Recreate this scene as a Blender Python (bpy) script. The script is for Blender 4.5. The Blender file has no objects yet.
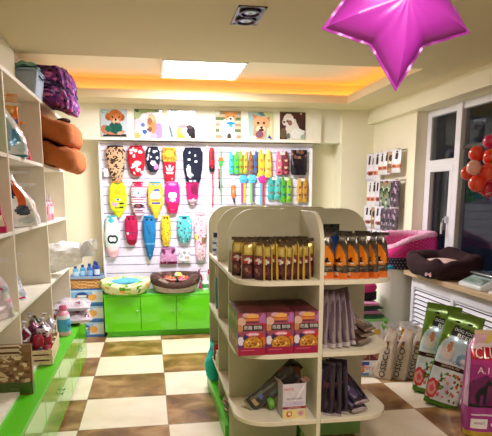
import bpy, math, random
from mathutils import Vector, Matrix, Euler
PI = math.pi
rnd = random.Random(11)
COL = bpy.context.scene.collection

# ------------------------------------------------------------------ colour and materials
def lin(h):
    h = h.lstrip('#')
    r = []
    for i in (0, 2, 4):
        c = int(h[i:i+2], 16) / 255
        r.append(c / 12.92 if c <= .04045 else ((c + .055) / 1.055) ** 2.4)
    return tuple(r)

_f = {}
FIN = {  # roughness, metallic, coat, noise scale, colour variation, bump
    'matte': (.75, 0, 0, 30, .06, .05), 'satin': (.42, 0, .1, 20, .04, .02), 'gloss': (.12, 0, .5, 12, .03, .01),
    'fabric': (.95, 0, 0, 140, .14, .5), 'fur': (.95, 0, 0, 70, .3, .9), 'foil': (.24, .25, .3, 18, .1, .35),
    'metal': (.25, 1, 0, 30, .05, .02), 'plastic': (.3, 0, .2, 15, .04, .02), 'paper': (.7, 0, 0, 40, .08, .12),
    'balloon': (.2, 0, .5, 8, .03, 0), 'starfoil': (.34, .12, .2, 6, .04, .12), 'wood': (.5, 0, .1, 25, .15, .15),
    'wicker': (.7, 0, 0, 60, .3, .6), 'board': (.45, 0, .1, 14, .03, .01)}
def finish(k):
    if k in _f: return _f[k]
    ro, me, co, sc, var, bu = FIN[k]
    m = bpy.data.materials.new('finish_' + k); m.use_nodes = True
    nt = m.node_tree; N = nt.nodes; L = nt.links; b = N['Principled BSDF']
    at = N.new('ShaderNodeAttribute'); at.attribute_name = 'Col'
    tc = N.new('ShaderNodeTexCoord'); no = N.new('ShaderNodeTexNoise')
    no.inputs['Scale'].default_value = sc; no.inputs['Detail'].default_value = 3
    L.new(tc.outputs['Object'], no.inputs['Vector'])
    mr = N.new('ShaderNodeMapRange'); mr.inputs[1].default_value = .3; mr.inputs[2].default_value = .7
    mr.inputs[3].default_value = 1 - var; mr.inputs[4].default_value = 1 + var
    L.new(no.outputs['Fac'], mr.inputs[0])
    vm = N.new('ShaderNodeVectorMath'); vm.operation = 'SCALE'
    L.new(at.outputs['Color'], vm.inputs[0]); L.new(mr.outputs[0], vm.inputs['Scale'])
    L.new(vm.outputs[0], b.inputs['Base Color'])
    b.inputs['Roughness'].default_value = ro; b.inputs['Metallic'].default_value = me
    b.inputs['Coat Weight'].default_value = co
    if bu:
        bp = N.new('ShaderNodeBump'); bp.inputs['Strength'].default_value = bu; bp.inputs['Distance'].default_value = .004
        L.new(no.outputs['Fac'], bp.inputs['Height']); L.new(bp.outputs[0], b.inputs['Normal'])
    _f[k] = m
    return m

def plain(name, hexs, rough=.7, metallic=0, var=.03, scale=3, bump=0, emit=None, coat=0, spec=None, bscale=60):
    m = bpy.data.materials.new(name); m.use_nodes = True
    nt = m.node_tree; N = nt.nodes; L = nt.links; b = N['Principled BSDF']
    c = lin(hexs)
    tc = N.new('ShaderNodeTexCoord'); no = N.new('ShaderNodeTexNoise'); no.inputs['Scale'].default_value = scale
    L.new(tc.outputs['Object'], no.inputs['Vector'])
    mx = N.new('ShaderNodeMix'); mx.data_type = 'RGBA'
    mx.inputs[6].default_value = (*[x * (1 - var) for x in c], 1); mx.inputs[7].default_value = (*[min(1, x * (1 + var)) for x in c], 1)
    L.new(no.outputs['Fac'], mx.inputs[0]); L.new(mx.outputs[2], b.inputs['Base Color'])
    b.inputs['Roughness'].default_value = rough; b.inputs['Metallic'].default_value = metallic
    b.inputs['Coat Weight'].default_value = coat
    if spec is not None: b.inputs['Specular IOR Level'].default_value = spec
    if bump:
        n2 = N.new('ShaderNodeTexNoise'); n2.inputs['Scale'].default_value = bscale
        L.new(tc.outputs['Object'], n2.inputs['Vector'])
        bp = N.new('ShaderNodeBump'); bp.inputs['Strength'].default_value = bump; bp.inputs['Distance'].default_value = .003
        L.new(n2.outputs['Fac'], bp.inputs['Height']); L.new(bp.outputs[0], b.inputs['Normal'])
    if emit:
        b.inputs['Emission Color'].default_value = (*lin(emit[0]), 1); b.inputs['Emission Strength'].default_value = emit[1]
    return m

def clear_plastic(name, hexs, alpha, rough=.15):
    m = plain(name, hexs, rough, var=.05, scale=20, bump=.6, bscale=35, coat=.6)
    nt = m.node_tree; b = nt.nodes['Principled BSDF']
    no = nt.nodes.new('ShaderNodeTexNoise'); no.inputs['Scale'].default_value = 18
    mr = nt.nodes.new('ShaderNodeMapRange'); mr.inputs[3].default_value = alpha - .15; mr.inputs[4].default_value = alpha + .2
    nt.links.new(no.outputs['Fac'], mr.inputs[0]); nt.links.new(mr.outputs[0], b.inputs['Alpha'])
    return m

# ------------------------------------------------------------------ mesh builder
class MB:
    def __init__(s): s.v = []; s.f = []; s.c = []; s.M = None
    def pt(s, p):
        p = Vector(p)
        s.v.append(s.M @ p if s.M else p); return len(s.v) - 1
    def face(s, idx, col): s.f.append(tuple(idx)); s.c.append(col)
    def box(s, c, d, col, rot=None):
        m = Matrix.Translation(c) @ (Euler(rot).to_matrix().to_4x4() if rot else Matrix())
        k = [s.pt(m @ Vector((sx*d[0]/2, sy*d[1]/2, sz*d[2]/2))) for sz in (-1, 1) for sy in (-1, 1) for sx in (-1, 1)]
        for q in ((0,2,3,1), (4,5,7,6), (0,1,5,4), (2,6,7,3), (0,4,6,2), (1,3,7,5)): s.face([k[i] for i in q], col)
        return s
    def b2(s, x0, x1, y0, y1, z0, z1, col):
        return s.box(((x0+x1)/2, (y0+y1)/2, (z0+z1)/2), (x1-x0, y1-y0, z1-z0), col)
    def surf(s, fn, nu, nv, col, cu=False, flip=False):
        ids = [[s.pt(fn(i/nu, j/nv)) for i in range(nu + (0 if cu else 1))] for j in range(nv+1)]
        for j in range(nv):
            for i in range(nu):
                a = ids[j][i]; b = ids[j][(i+1) % len(ids[j])]; c = ids[j+1][(i+1) % len(ids[j])]; d = ids[j+1][i]
                cc = col((i+.5)/nu, (j+.5)/nv) if callable(col) else col
                s.face((d, c, b, a) if flip else (a, b, c, d), cc)
        return ids
    def lathe(s, prof, n, col, c=(0,0,0), sx=1, sy=1):
        # prof: (radius, z[, colour])
        def ring(r, z): return [s.pt((c[0]+r*sx*math.cos(2*PI*i/n), c[1]+r*sy*math.sin(2*PI*i/n), c[2]+z)) for i in range(n)]
        rings = [ring(p[0], p[1]) for p in prof]
        for j in range(len(prof)-1):
            cc = prof[j][2] if len(prof[j]) > 2 else col
            for i in range(n): s.face((rings[j][i], rings[j][(i+1)%n], rings[j+1][(i+1)%n], rings[j+1][i]), cc)
        s.face(rings[0][::-1], col); s.face(rings[-1], prof[-1][2] if len(prof[-1]) > 2 else col)
        return s
    def tube(s, pts, r, col, n=8, cap=True):
        pts = [Vector(p) for p in pts]; rings = []
        for k, p in enumerate(pts):
            t = (pts[min(k+1, len(pts)-1)] - pts[max(k-1, 0)]).normalized()
            a = t.cross(Vector((0,0,1)) if abs(t.z) < .9 else Vector((1,0,0))).normalized(); b = t.cross(a)
            rr = r[k] if isinstance(r, (list, tuple)) else r
            rings.append([s.pt(p + (a*math.cos(2*PI*i/n) + b*math.sin(2*PI*i/n))*rr) for i in range(n)])
        for j in range(len(rings)-1):
            for i in range(n): s.face((rings[j][i], rings[j+1][i], rings[j+1][(i+1)%n], rings[j][(i+1)%n]), col)
        if cap: s.face(rings[0], col); s.face(rings[-1][::-1], col)
        return s
    def ball(s, c, r, col, n=16, m=10, sc=(1,1,1)):
        def fn(u, v):
            a = 2*PI*u; b = PI*(v-.5)
            return (c[0]+r*sc[0]*math.cos(a)*math.cos(b), c[1]+r*sc[1]*math.sin(a)*math.cos(b), c[2]+r*sc[2]*math.sin(b))
        s.surf(fn, n, m, col, cu=True); return s
    def prism(s, pts, lo, hi, col, ax=2):
        # outline in the two other axes (x,y)->ax 2, (x,z)->ax 1, (y,z)->ax 0
        def P(p, h): return (p[0], p[1], h) if ax == 2 else ((p[0], h, p[1]) if ax == 1 else (h, p[0], p[1]))
        a = [s.pt(P(p, lo)) for p in pts]; b = [s.pt(P(p, hi)) for p in pts]; n = len(pts)
        s.face(a[::-1], col); s.face(b, col)
        for i in range(n): s.face((a[i], a[(i+1)%n], b[(i+1)%n], b[i]), col)
        return s
    def text(s, txt, fn, x, y, size, col, aspect=1.0, off=.0012, rot=0, bold=0):
        vs, fs = glyphs(txt, bold)
        e = 1e-3; ids = []
        ca, sa = math.cos(rot), math.sin(rot)
        for (gx, gy) in vs:
            gx, gy = gx*size*aspect, gy*size
            u, v = x + gx*ca - gy*sa, y + gx*sa + gy*ca
            p = Vector(fn(u, v)); n = (Vector(fn(u+e, v)) - p).cross(Vector(fn(u, v+e)) - p).normalized()
            ids.append(s.pt(p + n*off))
        for f in fs: s.face([ids[i] for i in f], col)
        return s

_g = {}
def glyphs(txt, bold=0):
    k = (txt, bold)
    if k in _g: return _g[k]
    cu = bpy.data.curves.new('t', 'FONT'); cu.body = txt; cu.size = 1; cu.align_x = 'CENTER'; cu.align_y = 'CENTER'
    cu.resolution_u = 2; cu.offset = bold
    o = bpy.data.objects.new('t', cu); COL.objects.link(o)
    dg = bpy.context.evaluated_depsgraph_get(); me = bpy.data.meshes.new_from_object(o.evaluated_get(dg))
    r = ([(v.co.x, v.co.y) for v in me.vertices], [tuple(p.vertices) for p in me.polygons])
    bpy.data.objects.remove(o); bpy.data.curves.remove(cu); bpy.data.meshes.remove(me)
    _g[k] = r
    return r

def mesh(name, mb, mat='satin', parent=None, smooth=True, bev=0, sub=0, loc=None, rot=None, label=None):
    me = bpy.data.meshes.new(name)
    me.from_pydata([tuple(v) for v in mb.v], [], mb.f)
    at = me.color_attributes.new('Col', 'FLOAT_COLOR', 'CORNER')
    data = []; cache = {}
    for p, c in zip(me.polygons, mb.c):
        if c not in cache: cache[c] = (*lin(c), 1.0)
        data.extend(cache[c] * p.loop_total)
    at.data.foreach_set('color', data)
    me.materials.append(finish(mat) if isinstance(mat, str) else mat)
    me.update()
    o = bpy.data.objects.new(name, me); COL.objects.link(o)
    if smooth:
        me.polygons.foreach_set('use_smooth', [True]*len(me.polygons))
        try: me.set_sharp_from_angle(angle=math.radians(38))
        except Exception: pass
    if bev:
        m = o.modifiers.new('bevel', 'BEVEL'); m.width = bev; m.segments = 2; m.limit_method = 'ANGLE'
    if sub:
        m = o.modifiers.new('sub', 'SUBSURF'); m.levels = m.render_levels = sub
    if parent: o.parent = parent
    if loc: o.location = loc
    if rot: o.rotation_euler = rot
    if label: o['label'] = label
    return o
def tag(o, label, cat, group=None):
    o['label'] = label; o['category'] = cat
    if group: o['group'] = group
    return o
def thing(name, label, cat, loc=(0,0,0), rot=(0,0,0), group=None):
    o = bpy.data.objects.new(name, None); COL.objects.link(o); o.empty_display_size = .05
    o.location = loc; o.rotation_euler = rot
    return tag(o, label, cat, group)
def struct(name, mb, mat, **k):
    o = mesh(name, mb, mat, **k)
    if not o.parent: o['kind'] = 'structure'
    return o
def dup(root, loc, rot=None, label=None, group=None):
    r = root.copy(); COL.objects.link(r); r.location = loc
    if rot: r.rotation_euler = rot
    if label: r['label'] = label
    if group: r['group'] = group
    for ch in list(root.children):
        c = ch.copy(); COL.objects.link(c); c.parent = r
        for g in list(ch.children):
            d = g.copy(); COL.objects.link(d); d.parent = c
    return r

# ------------------------------------------------------------------ painting helper: colour as function of (u, v)
def paint(base, shapes):
    def inp(pts, x, y):
        r = False; n = len(pts); j = n-1
        for i in range(n):
            xi, yi = pts[i]; xj, yj = pts[j]
            if (yi > y) != (yj > y) and x < (xj-xi)*(y-yi)/(yj-yi)+xi: r = not r
            j = i
        return r
    def f(u, v):
        for s in reversed(shapes):
            if s[0] == 'e':
                if ((u-s[1])/s[3])**2 + ((v-s[2])/s[4])**2 <= 1: return s[5]
            elif s[0] == 'r':
                if s[1] <= u <= s[3] and s[2] <= v <= s[4]: return s[5]
            elif inp(s[1], u, v): return s[2]
        return base(u, v) if callable(base) else base
    return f
def spots(n, seed, cols, rx=.06, ry=.04, box=(0,0,1,1)):
    r = random.Random(seed)
    return [('e', r.uniform(box[0], box[2]), r.uniform(box[1], box[3]), rx*r.uniform(.7,1.3), ry*r.uniform(.7,1.3), r.choice(cols)) for _ in range(n)]
def stripes(cols, n, ax=1):
    return lambda u, v: cols[int((v if ax else u)*n) % len(cols)]

ORD = ['first','second','third','fourth','fifth','sixth','seventh','eighth','ninth','tenth','eleventh','twelfth','thirteenth','fourteenth']

# ------------------------------------------------------------------ camera and render look
psi = math.atan(97/576.6); pit = math.atan(105/567.)
Fv = Vector((math.sin(psi)*math.cos(pit), math.cos(psi)*math.cos(pit), -math.sin(pit)))
Rv = Vector((math.cos(psi), -math.sin(psi), 0)); Uv = Rv.cross(Fv)
cd = bpy.data.cameras.new('camera'); cam = bpy.data.objects.new('camera', cd); COL.objects.link(cam)
cam.matrix_world = Matrix(((Rv.x, Uv.x, -Fv.x, 0), (Rv.y, Uv.y, -Fv.y, 0), (Rv.z, Uv.z, -Fv.z, 1.55), (0,0,0,1)))
cd.sensor_fit = 'HORIZONTAL'; cd.sensor_width = 36; cd.lens = 567/492*36; cd.shift_y = 82/492; cd.clip_start = .05
sc = bpy.context.scene; sc.camera = cam
sc.view_settings.view_transform = 'Standard'; sc.view_settings.look = 'None'
sc.view_settings.gamma = 1; sc.view_settings.use_curve_mapping = False; sc.view_settings.exposure = 0.36
w = bpy.data.worlds.new('night'); sc.world = w; w.use_nodes = True
w.node_tree.nodes['Background'].inputs[0].default_value = (.02, .025, .05, 1); w.node_tree.nodes['Background'].inputs[1].default_value = .25

# ------------------------------------------------------------------ setting
CREAM = '#f2ebcd'; WHITE = '#f3f1ea'
m_wall = plain('wall_paint', '#f3ebd2', .8, var=.02, bump=.1)
m_ceil = plain('ceiling_paint', '#e4d5b0', .85, var=.02, bump=.12, bscale=90)
m_pel = plain('pelmet_paint', '#f6f3e2', .7, var=.01)
m_frame = plain('white_upvc', '#eceaf2', .35, var=.01)

def floor_mat():
    m = bpy.data.materials.new('checker_marble_floor'); m.use_nodes = True
    nt = m.node_tree; N = nt.nodes; L = nt.links; b = N['Principled BSDF']
    tc = N.new('ShaderNodeTexCoord'); mp = N.new('ShaderNodeMapping')
    mp.inputs['Location'].default_value = (.515/.6 + 20, -3.71/.588 + 20, .5); mp.inputs['Scale'].default_value = (1/.6, 1/.588, 0)
    L.new(tc.outputs['Object'], mp.inputs[0])
    ck = N.new('ShaderNodeTexChecker'); ck.inputs['Scale'].default_value = 1
    L.new(mp.outputs[0], ck.inputs[0])
    no = N.new('ShaderNodeTexNoise'); no.inputs['Scale'].default_value = 4.5; no.inputs['Detail'].default_value = 8
    no.inputs['Distortion'].default_value = .5
    mp2 = N.new('ShaderNodeMapping'); mp2.inputs['Scale'].default_value = (1, 1.1, 1); mp2.inputs['Rotation'].default_value = (0, 0, .5)
    L.new(tc.outputs['Object'], mp2.inputs[0]); L.new(mp2.outputs[0], no.inputs['Vector'])
    r1 = N.new('ShaderNodeValToRGB'); r1.color_ramp.elements[0].position = .36; r1.color_ramp.elements[1].position = .64
    r1.color_ramp.elements[0].color = (*lin('#6b4626'), 1); r1.color_ramp.elements[1].color = (*lin('#b08a5c'), 1)
    e = r1.color_ramp.elements.new(.5); e.color = (*lin('#8c643a'), 1)
    r2 = N.new('ShaderNodeValToRGB'); r2.color_ramp.elements[0].position = .3; r2.color_ramp.elements[1].position = .7
    r2.color_ramp.elements[0].color = (*lin('#e4d2b8'), 1); r2.color_ramp.elements[1].color = (*lin('#f0e3cf'), 1)
    L.new(no.outputs['Fac'], r1.inputs[0]); L.new(no.outputs['Fac'], r2.inputs[0])
    mx = N.new('ShaderNodeMix'); mx.data_type = 'RGBA'
    L.new(ck.outputs['Fac'], mx.inputs[0]); L.new(r2.outputs[0], mx.inputs[6]); L.new(r1.outputs[0], mx.inputs[7])
    # grout
    br = N.new('ShaderNodeTexBrick'); br.offset = 0; br.inputs['Scale'].default_value = 1
    br.inputs['Brick Width'].default_value = 1; br.inputs['Row Height'].default_value = 1; br.inputs['Mortar Size'].default_value = .006
    L.new(mp.outputs[0], br.inputs['Vector'])
    mg = N.new('ShaderNodeMix'); mg.data_type = 'RGBA'; mg.inputs[7].default_value = (*lin('#8d7a60'), 1)
    L.new(br.outputs['Fac'], mg.inputs[0]); L.new(mx.outputs[2], mg.inputs[6])
    L.new(mg.outputs[2], b.inputs['Base Color']); b.inputs['Roughness'].default_value = .3
    b.inputs['Specular IOR Level'].default_value = .4
    return m
XL, XR, YB, YF = -1.1, 2.58, 6.72, -1.6
f = MB().b2(XL-.1, 2.8, YF-.1, YB+.1, -.1, 0, '#ffffff'); struct('floor', f, floor_mat())

# ceiling with the recessed tray: opening x -.95..2.1, y 4.3..6.02
c = MB()
TX0, TX1, TY0, TY1 = -.95, 2.10, 4.30, 6.02
c.b2(XL-.1, 2.8, YF-.1, TY0, 2.5, 2.585, '#ffffff')
c.b2(XL-.1, TX0, TY0, TY1, 2.5, 2.585, '#ffffff'); c.b2(TX1, 2.8, TY0, TY1, 2.5, 2.585, '#ffffff')
c.b2(XL-.1, 2.8, TY1, YB+.1, 2.5, 2.585, '#ffffff')
struct('ceiling', c, m_ceil)
c = MB(); c.b2(XL-.1, 2.8, TY0-.4, YB+.1, 2.72, 2.8, '#ffffff')
c.b2(XL-.1, XL, TY0-.4, YB, 2.585, 2.72, '#ffffff'); c.b2(TX1+.24, TX1+.3, TY0-.4, YB, 2.585, 2.72, '#ffffff')
c.b2(XL, TX1+.24, TY1+.2, TY1+.26, 2.585, 2.72, '#ffffff'); c.b2(XL, TX1+.24, TY0-.3, TY0-.24, 2.585, 2.72, '#ffffff')
struct('trim_1', c, plain('tray_paint', '#f6efd8', .8, var=.01))
struct('wall_back', MB().b2(XL-.1, 2.8, YB, YB+.1, 0, 2.5, '#ffffff'), m_wall)
struct('wall_left', MB().b2(XL-.1, XL, YF, YB, 0, 2.6, '#ffffff'), m_wall)
struct('wall_front', MB().b2(XL-.1, 2.8, YF-.1, YF, 0, 2.5, '#ffffff'), m_wall)
# bulkhead above the left shelf
struct('trim_2', MB().b2(XL, -.86, YF, 4.22, 2.225, 2.5, '#ffffff'), m_wall)
# pelmet band above the slatwall with a small lip, and the square column in the corner
pe = MB().b2(XL, 1.95, 6.45, YB, 2.14, 2.5, '#ffffff').b2(XL, 1.95, 6.435, 6.46, 2.132, 2.146, '#ffffff').b2(1.94, 2.2, 6.50, YB, 2.14, 2.5, '#ffffff')
struct('trim_3', pe, m_pel)
struct('trim_4', MB().b2(2.2, XR, 6.44, YB, 0, 2.5, '#ffffff'), m_wall)
# beam over the window
struct('trim_5', MB().b2(2.5, 2.8, YF, 6.44, 2.345, 2.5, '#ffffff'), m_wall)
# right wall: far pier, parapet under the window
wr = MB().b2(XR, 2.8, 5.36, YB, 0, 2.345, '#ffffff').b2(XR, 2.8, YF, 5.36, 0, .80, '#ffffff').b2(XR, 2.8, YF, .6, .8, 2.345, '#ffffff')
struct('wall_right', wr, m_wall)
# boxed ledge in the corner (rounded outer corner)
led = [(2.58, 6.44), (2.14, 6.44), (2.14, 5.06)] + [(2.24-.1*math.cos(a), 5.06-.1*math.sin(a)) for a in (0, .4, .8, 1.2, 1.57)] + [(2.37, 4.96), (2.58, 4.96)]
struct('trim_6', MB().prism(led, 0, .865, '#ffffff'), plain('ledge_paint', '#efece0', .45, var=.02), smooth=True)
# sill board over the radiator cover
sill = MB().b2(2.32, 2.72, .6, 4.955, .82, .865, '#ffffff')
struct('trim_7', sill, plain('sill_board', '#c9ad8a', .35, var=.08, scale=9), bev=.006)
# baseboards
struct('baseboard_back', MB().b2(XL, -.5, YB-.015, YB, 0, .09, '#ffffff').b2(1.97, 2.2, YB-.015, YB, 0, .09, '#ffffff'), m_pel)

# window_1: frame members in the plane x = 2.72
W = MB(); X0, X1 = 2.69, 2.75
W.b2(X0+.002, X1-.002, 5.28, 5.358, .846, 2.344, WHITE); W.b2(X0, X1, .6, 5.36, 2.28, 2.345, WHITE); W.b2(X0, X1, .6, 5.36, .80, .90, WHITE)
W.b2(X0-.02, X1+.003, 4.70, 4.79, .842, 2.342, WHITE); W.b2(X0-.01, X1, 4.79, 5.29, 1.82, 1.875, WHITE)
W.b2(X0+.004, X1-.004, 2.9, 2.98, .846, 2.342, WHITE); W.b2(X0+.004, X1-.004, .602, .68, .846, 2.342, WHITE)
win = struct('window_1', W, m_frame, bev=.006)
cs = MB(); cs.b2(2.677, 2.733, 4.803, 4.865, .902, 1.818, WHITE).b2(2.677, 2.733, 5.225, 5.277, .902, 1.818, WHITE).b2(2.675, 2.735, 4.80, 5.28, 1.765, 1.825, WHITE).b2(2.675, 2.735, 4.80, 5.28, .90, .965, WHITE)
mesh('casement', cs, m_frame, parent=win, bev=.005)
hd = MB().b2(2.652, 2.676, 4.825, 4.85, 1.30, 1.36, '#d8d8de').tube([(2.655, 4.837, 1.335), (2.63, 4.837, 1.335), (2.625, 4.845, 1.30), (2.625, 4.85, 1.20)], .009, '#e6e6ea')
mesh('window_handle', hd, 'metal', parent=win)
mu = MB().b2(2.70, 2.74, 2.98, 4.70, 1.945, 1.975, '#3a3034'); mesh('glazing_bar', mu, 'satin', parent=win)
mg = bpy.data.materials.new('window_glass'); mg.use_nodes = True
b = mg.node_tree.nodes['Principled BSDF']; b.inputs['Base Color'].default_value = (.75, .78, .8, 1); b.inputs['Roughness'].default_value = .02
b.inputs['Transmission Weight'].default_value = 1; b.inputs['IOR'].default_value = 1.22
for (y0, y1, z0, z1) in ((4.79, 5.28, 1.875, 2.28), (4.865, 5.225, .965, 1.765), (2.98, 4.70, 1.975, 2.28), (2.98, 4.70, .9, 1.945), (.68, 2.9, .9, 2.28)):
    mesh('pane', MB().b2(2.715, 2.72, y0, y1, z0, z1, '#ffffff'), mg, parent=win, smooth=False)

# ------------------------------------------------------------------ lamps
t = thing('ceiling_lamp', 'bright square white ceiling lamp glowing inside the recessed tray', 'ceiling lamp', (.50, 5.33, 2.72))
rim = MB(); s_ = .36
rim.b2(-s_, s_, -s_, -s_+.02, -.085, 0, WHITE).b2(-s_, s_, s_-.02, s_, -.085, 0, WHITE).b2(-s_, -s_+.02, -s_, s_, -.085, 0, WHITE).b2(s_-.02, s_, -s_, s_, -.085, 0, WHITE)
mesh('lamp_rim', rim, 'plastic', t)
df = MB()
df.surf(lambda u, v: ((u-.5)*.67, (v-.5)*.67, -.08-.03*(1-(2*u-1)**4)*(1-(2*v-1)**4)), 10, 10, '#ffffff', flip=True)
df.b2(-.335, .335, -.335, .335, -.08, -.07, '#ffffff')
mesh('diffuser', df, plain('lamp_glow', '#ffffff', .5, emit=('#fff9f0', 9)), t)
def area(name, loc, size, power, col, rot=(0,0,0), sy=None, spread=PI):
    l = bpy.data.lights.new(name, 'AREA'); l.energy = power; l.color = lin(col); l.size = size
    if sy: l.shape = 'RECTANGLE'; l.size_y = sy
    l.spread = spread
    o = bpy.data.objects.new(name, l); COL.objects.link(o); o.location = loc; o.rotation_euler = rot
    return o
area('tray_lamp_light', (.50, 5.33, 2.60), .66, 60, '#fbf8ff')
# a second lamp of the same kind further forward in the room
t2 = dup(t, (.75, 1.3, 2.5), label='square white ceiling lamp in the front half of the shop')
area('front_lamp_light', (.75, 1.3, 2.37), .66, 21, '#fff0e0')
# warm cove strip running round the tray
m_led = plain('warm_led', '#ffb45a', .5, emit=('#ff8a2c', 7))
tag(mesh('led_strip', MB().b2(XL+.05, TX1+.2, TY1+.15, TY1+.17, 2.5865, 2.60, '#ffffff').b2(TX1+.15, TX1+.17, TY0-.1, TY1+.14, 2.5865, 2.60, '#ffffff'), m_led),
    'warm orange light strip hidden in the ceiling tray cove', 'light strip')

# recessed twin spot fitting
t = thing('twin_downlight', 'small square metal twin spotlight fitting sunk in the ceiling', 'downlight', (.555, 3.23, 2.5), (0, 0, 0))
fr = MB(); a = .075; bb = .16
fr.b2(-a, a, -bb, -bb+.016, -.006, 0, '#6a5c62').b2(-a, a, bb-.016, bb, -.006, 0, '#6a5c62').b2(-a, -a+.012, -bb, bb, -.006, 0, '#6a5c62').b2(a-.012, a, -bb, bb, -.006, 0, '#6a5c62')
fr.b2(-a+.01, a-.01, -bb+.01, bb-.01, -.0035, -.001, '#3a3238')
mesh('fitting_frame', fr, 'plastic', t)
for sy in (-1, 1):
    h = MB().lathe([(.055, 0), (.06, -.006), (.056, -.012), (.05, -.012), (.045, -.004, '#2a2430'), (.03, -.006, '#a9a4b6'), (.012, -.010)], 20, '#4a4050', c=(0, sy*.072, -.004), sy=1.1)
    mesh('spot_head', h, 'metal', t)

# ------------------------------------------------------------------ radiator cover
t = thing('radiator_cover', 'white louvred radiator cover below the window sill', 'radiator cover', (2.39, 2.82, .02))
rc = MB(); ys0, ys1 = -2.2, 2.05
rc.b2(-.015, .015, ys0, ys1, .70, .798, WHITE).b2(-.015, .015, ys0, ys1, 0, .10, WHITE)
edges = [2.05, 1.35, .66, -.03, -.72, -1.41, -2.10]
for e in edges: rc.b2(-.016, .016, e-.05, e, .09, .72, WHITE)
mesh('cover_frame', rc, m_frame, t, bev=.003)
mesh('backing', MB().b2(.03, .04, ys0, ys1, .05, .78, '#2b3340'), 'matte', t)
for k in range(len(edges)-1):
    lv = MB(); y1 = edges[k]-.05; y0 = edges[k+1]
    for q in range(15):
        lv.box((.004, (y0+y1)/2, .12+q*.041), (.005, y1-y0+.004, .031), WHITE, rot=(0, .62, 0))
    mesh('louvre_panel', lv, m_frame, t)

# ------------------------------------------------------------------ green cabinets
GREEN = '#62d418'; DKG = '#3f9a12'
m_green = plain('green_gloss_door', '#5fd012', .16, var=.02, coat=.6)
m_green2 = plain('green_carcass', '#56c414', .35, var=.03)
t = thing('green_cabinet', 'bright green low cabinet under the clothes wall with silver knobs', 'cabinet', (0, 6.22, 0))
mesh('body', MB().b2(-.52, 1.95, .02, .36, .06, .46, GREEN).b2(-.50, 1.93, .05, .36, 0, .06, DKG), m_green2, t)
mesh('worktop', MB().b2(-.53, 1.96, 0, .365, .46, .48, GREEN), m_green2, t, bev=.003)
xs = [-.52, -.127, .262, .651, 1.04, 1.43, 1.95]
for i in range(6):
    d = mesh('door', MB().b2(xs[i]+.003, xs[i+1]-.003, 0, .018, .07, .457, GREEN), m_green, t, bev=.003)
    kx = xs[i+1]-.035 if i in (0, 1, 3, 5) else xs[i]+.035
    mesh('knob', MB().lathe([(.004, 0), (.004, .012), (.010, .014), (.011, .02), (.006, .026)], 12, '#d9d9dd'), 'metal', d, loc=(kx, 0, .30), rot=(PI/2, 0, 0))
t = thing('green_platform', 'low green platform cabinet in the corner beyond the white box', 'cabinet', (1.75, 5.4, 0))
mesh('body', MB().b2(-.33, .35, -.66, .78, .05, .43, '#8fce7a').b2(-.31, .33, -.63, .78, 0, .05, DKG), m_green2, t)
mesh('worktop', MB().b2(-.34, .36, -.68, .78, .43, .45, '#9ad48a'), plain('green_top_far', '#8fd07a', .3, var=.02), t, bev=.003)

# ------------------------------------------------------------------ left wall: base cabinet and shelf unit
t = thing('green_base_cabinet', 'long glossy green base cabinet under the left wall shelves', 'cabinet', (-.63, 3.0, 0))
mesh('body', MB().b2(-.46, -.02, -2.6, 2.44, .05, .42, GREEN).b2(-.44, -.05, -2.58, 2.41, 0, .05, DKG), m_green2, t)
mesh('worktop', MB().b2(-.465, .004, -2.605, 2.445, .42, .44, GREEN), m_green2, t, bev=.003)
ys = [2.44, 1.90, 1.36, .82, .28, -.26, -.8, -1.34, -1.88, -2.6]
for i in range(9):
    d = mesh('door', MB().b2(-.018, 0, ys[i+1]+.003, ys[i]-.003, .03, .417, GREEN), m_green, t, bev=.003)
    ky = ys[i+1]+.04 if i % 2 == 0 else ys[i]-.04
    mesh('knob', MB().lathe([(.004, 0), (.004, .012), (.011, .014), (.012, .02), (.006, .026)], 12, '#d9d9dd'), 'metal', d, loc=(0, ky, .24), rot=(0, PI/2, 0))
BOARD = '#e9e0cb'
t = thing('shelf_unit', 'tall cream open shelf unit standing on the left green cabinet', 'shelf unit', (-.75, 3.0, .44))
SD = -.315
for y in (-2.5, -1.82, -.74, .35, 1.42, 2.42):
    mesh('upright', MB().b2(SD, 0, y-.0125, y+.0125, 0, 1.76, BOARD), 'board', t, bev=.0015)
mesh('back_panel', MB().b2(SD-.012, SD-.001, -2.5, 2.43, 0, 1.76, '#e4dac2'), 'board', t)
mesh('top_board', MB().b2(SD-.012, .004, -2.52, 2.44, 1.76, 1.785, BOARD), 'board', t, bev=.0015)
mesh('bottom_board', MB().b2(SD, -.002, -2.5, 2.42, .001, .02, '#f0eadc'), 'board', t)
ups = (-2.5, -1.82, -.74, .35, 1.42, 2.42)
for zb in (.435, .89, 1.31):
    for i in range(5):
        mesh('shelf_board', MB().b2(SD, -.002, ups[i]+.0135, ups[i+1]-.0135, zb, zb+.022, '#f0eadc'), 'board', t, bev=.0015)

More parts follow.
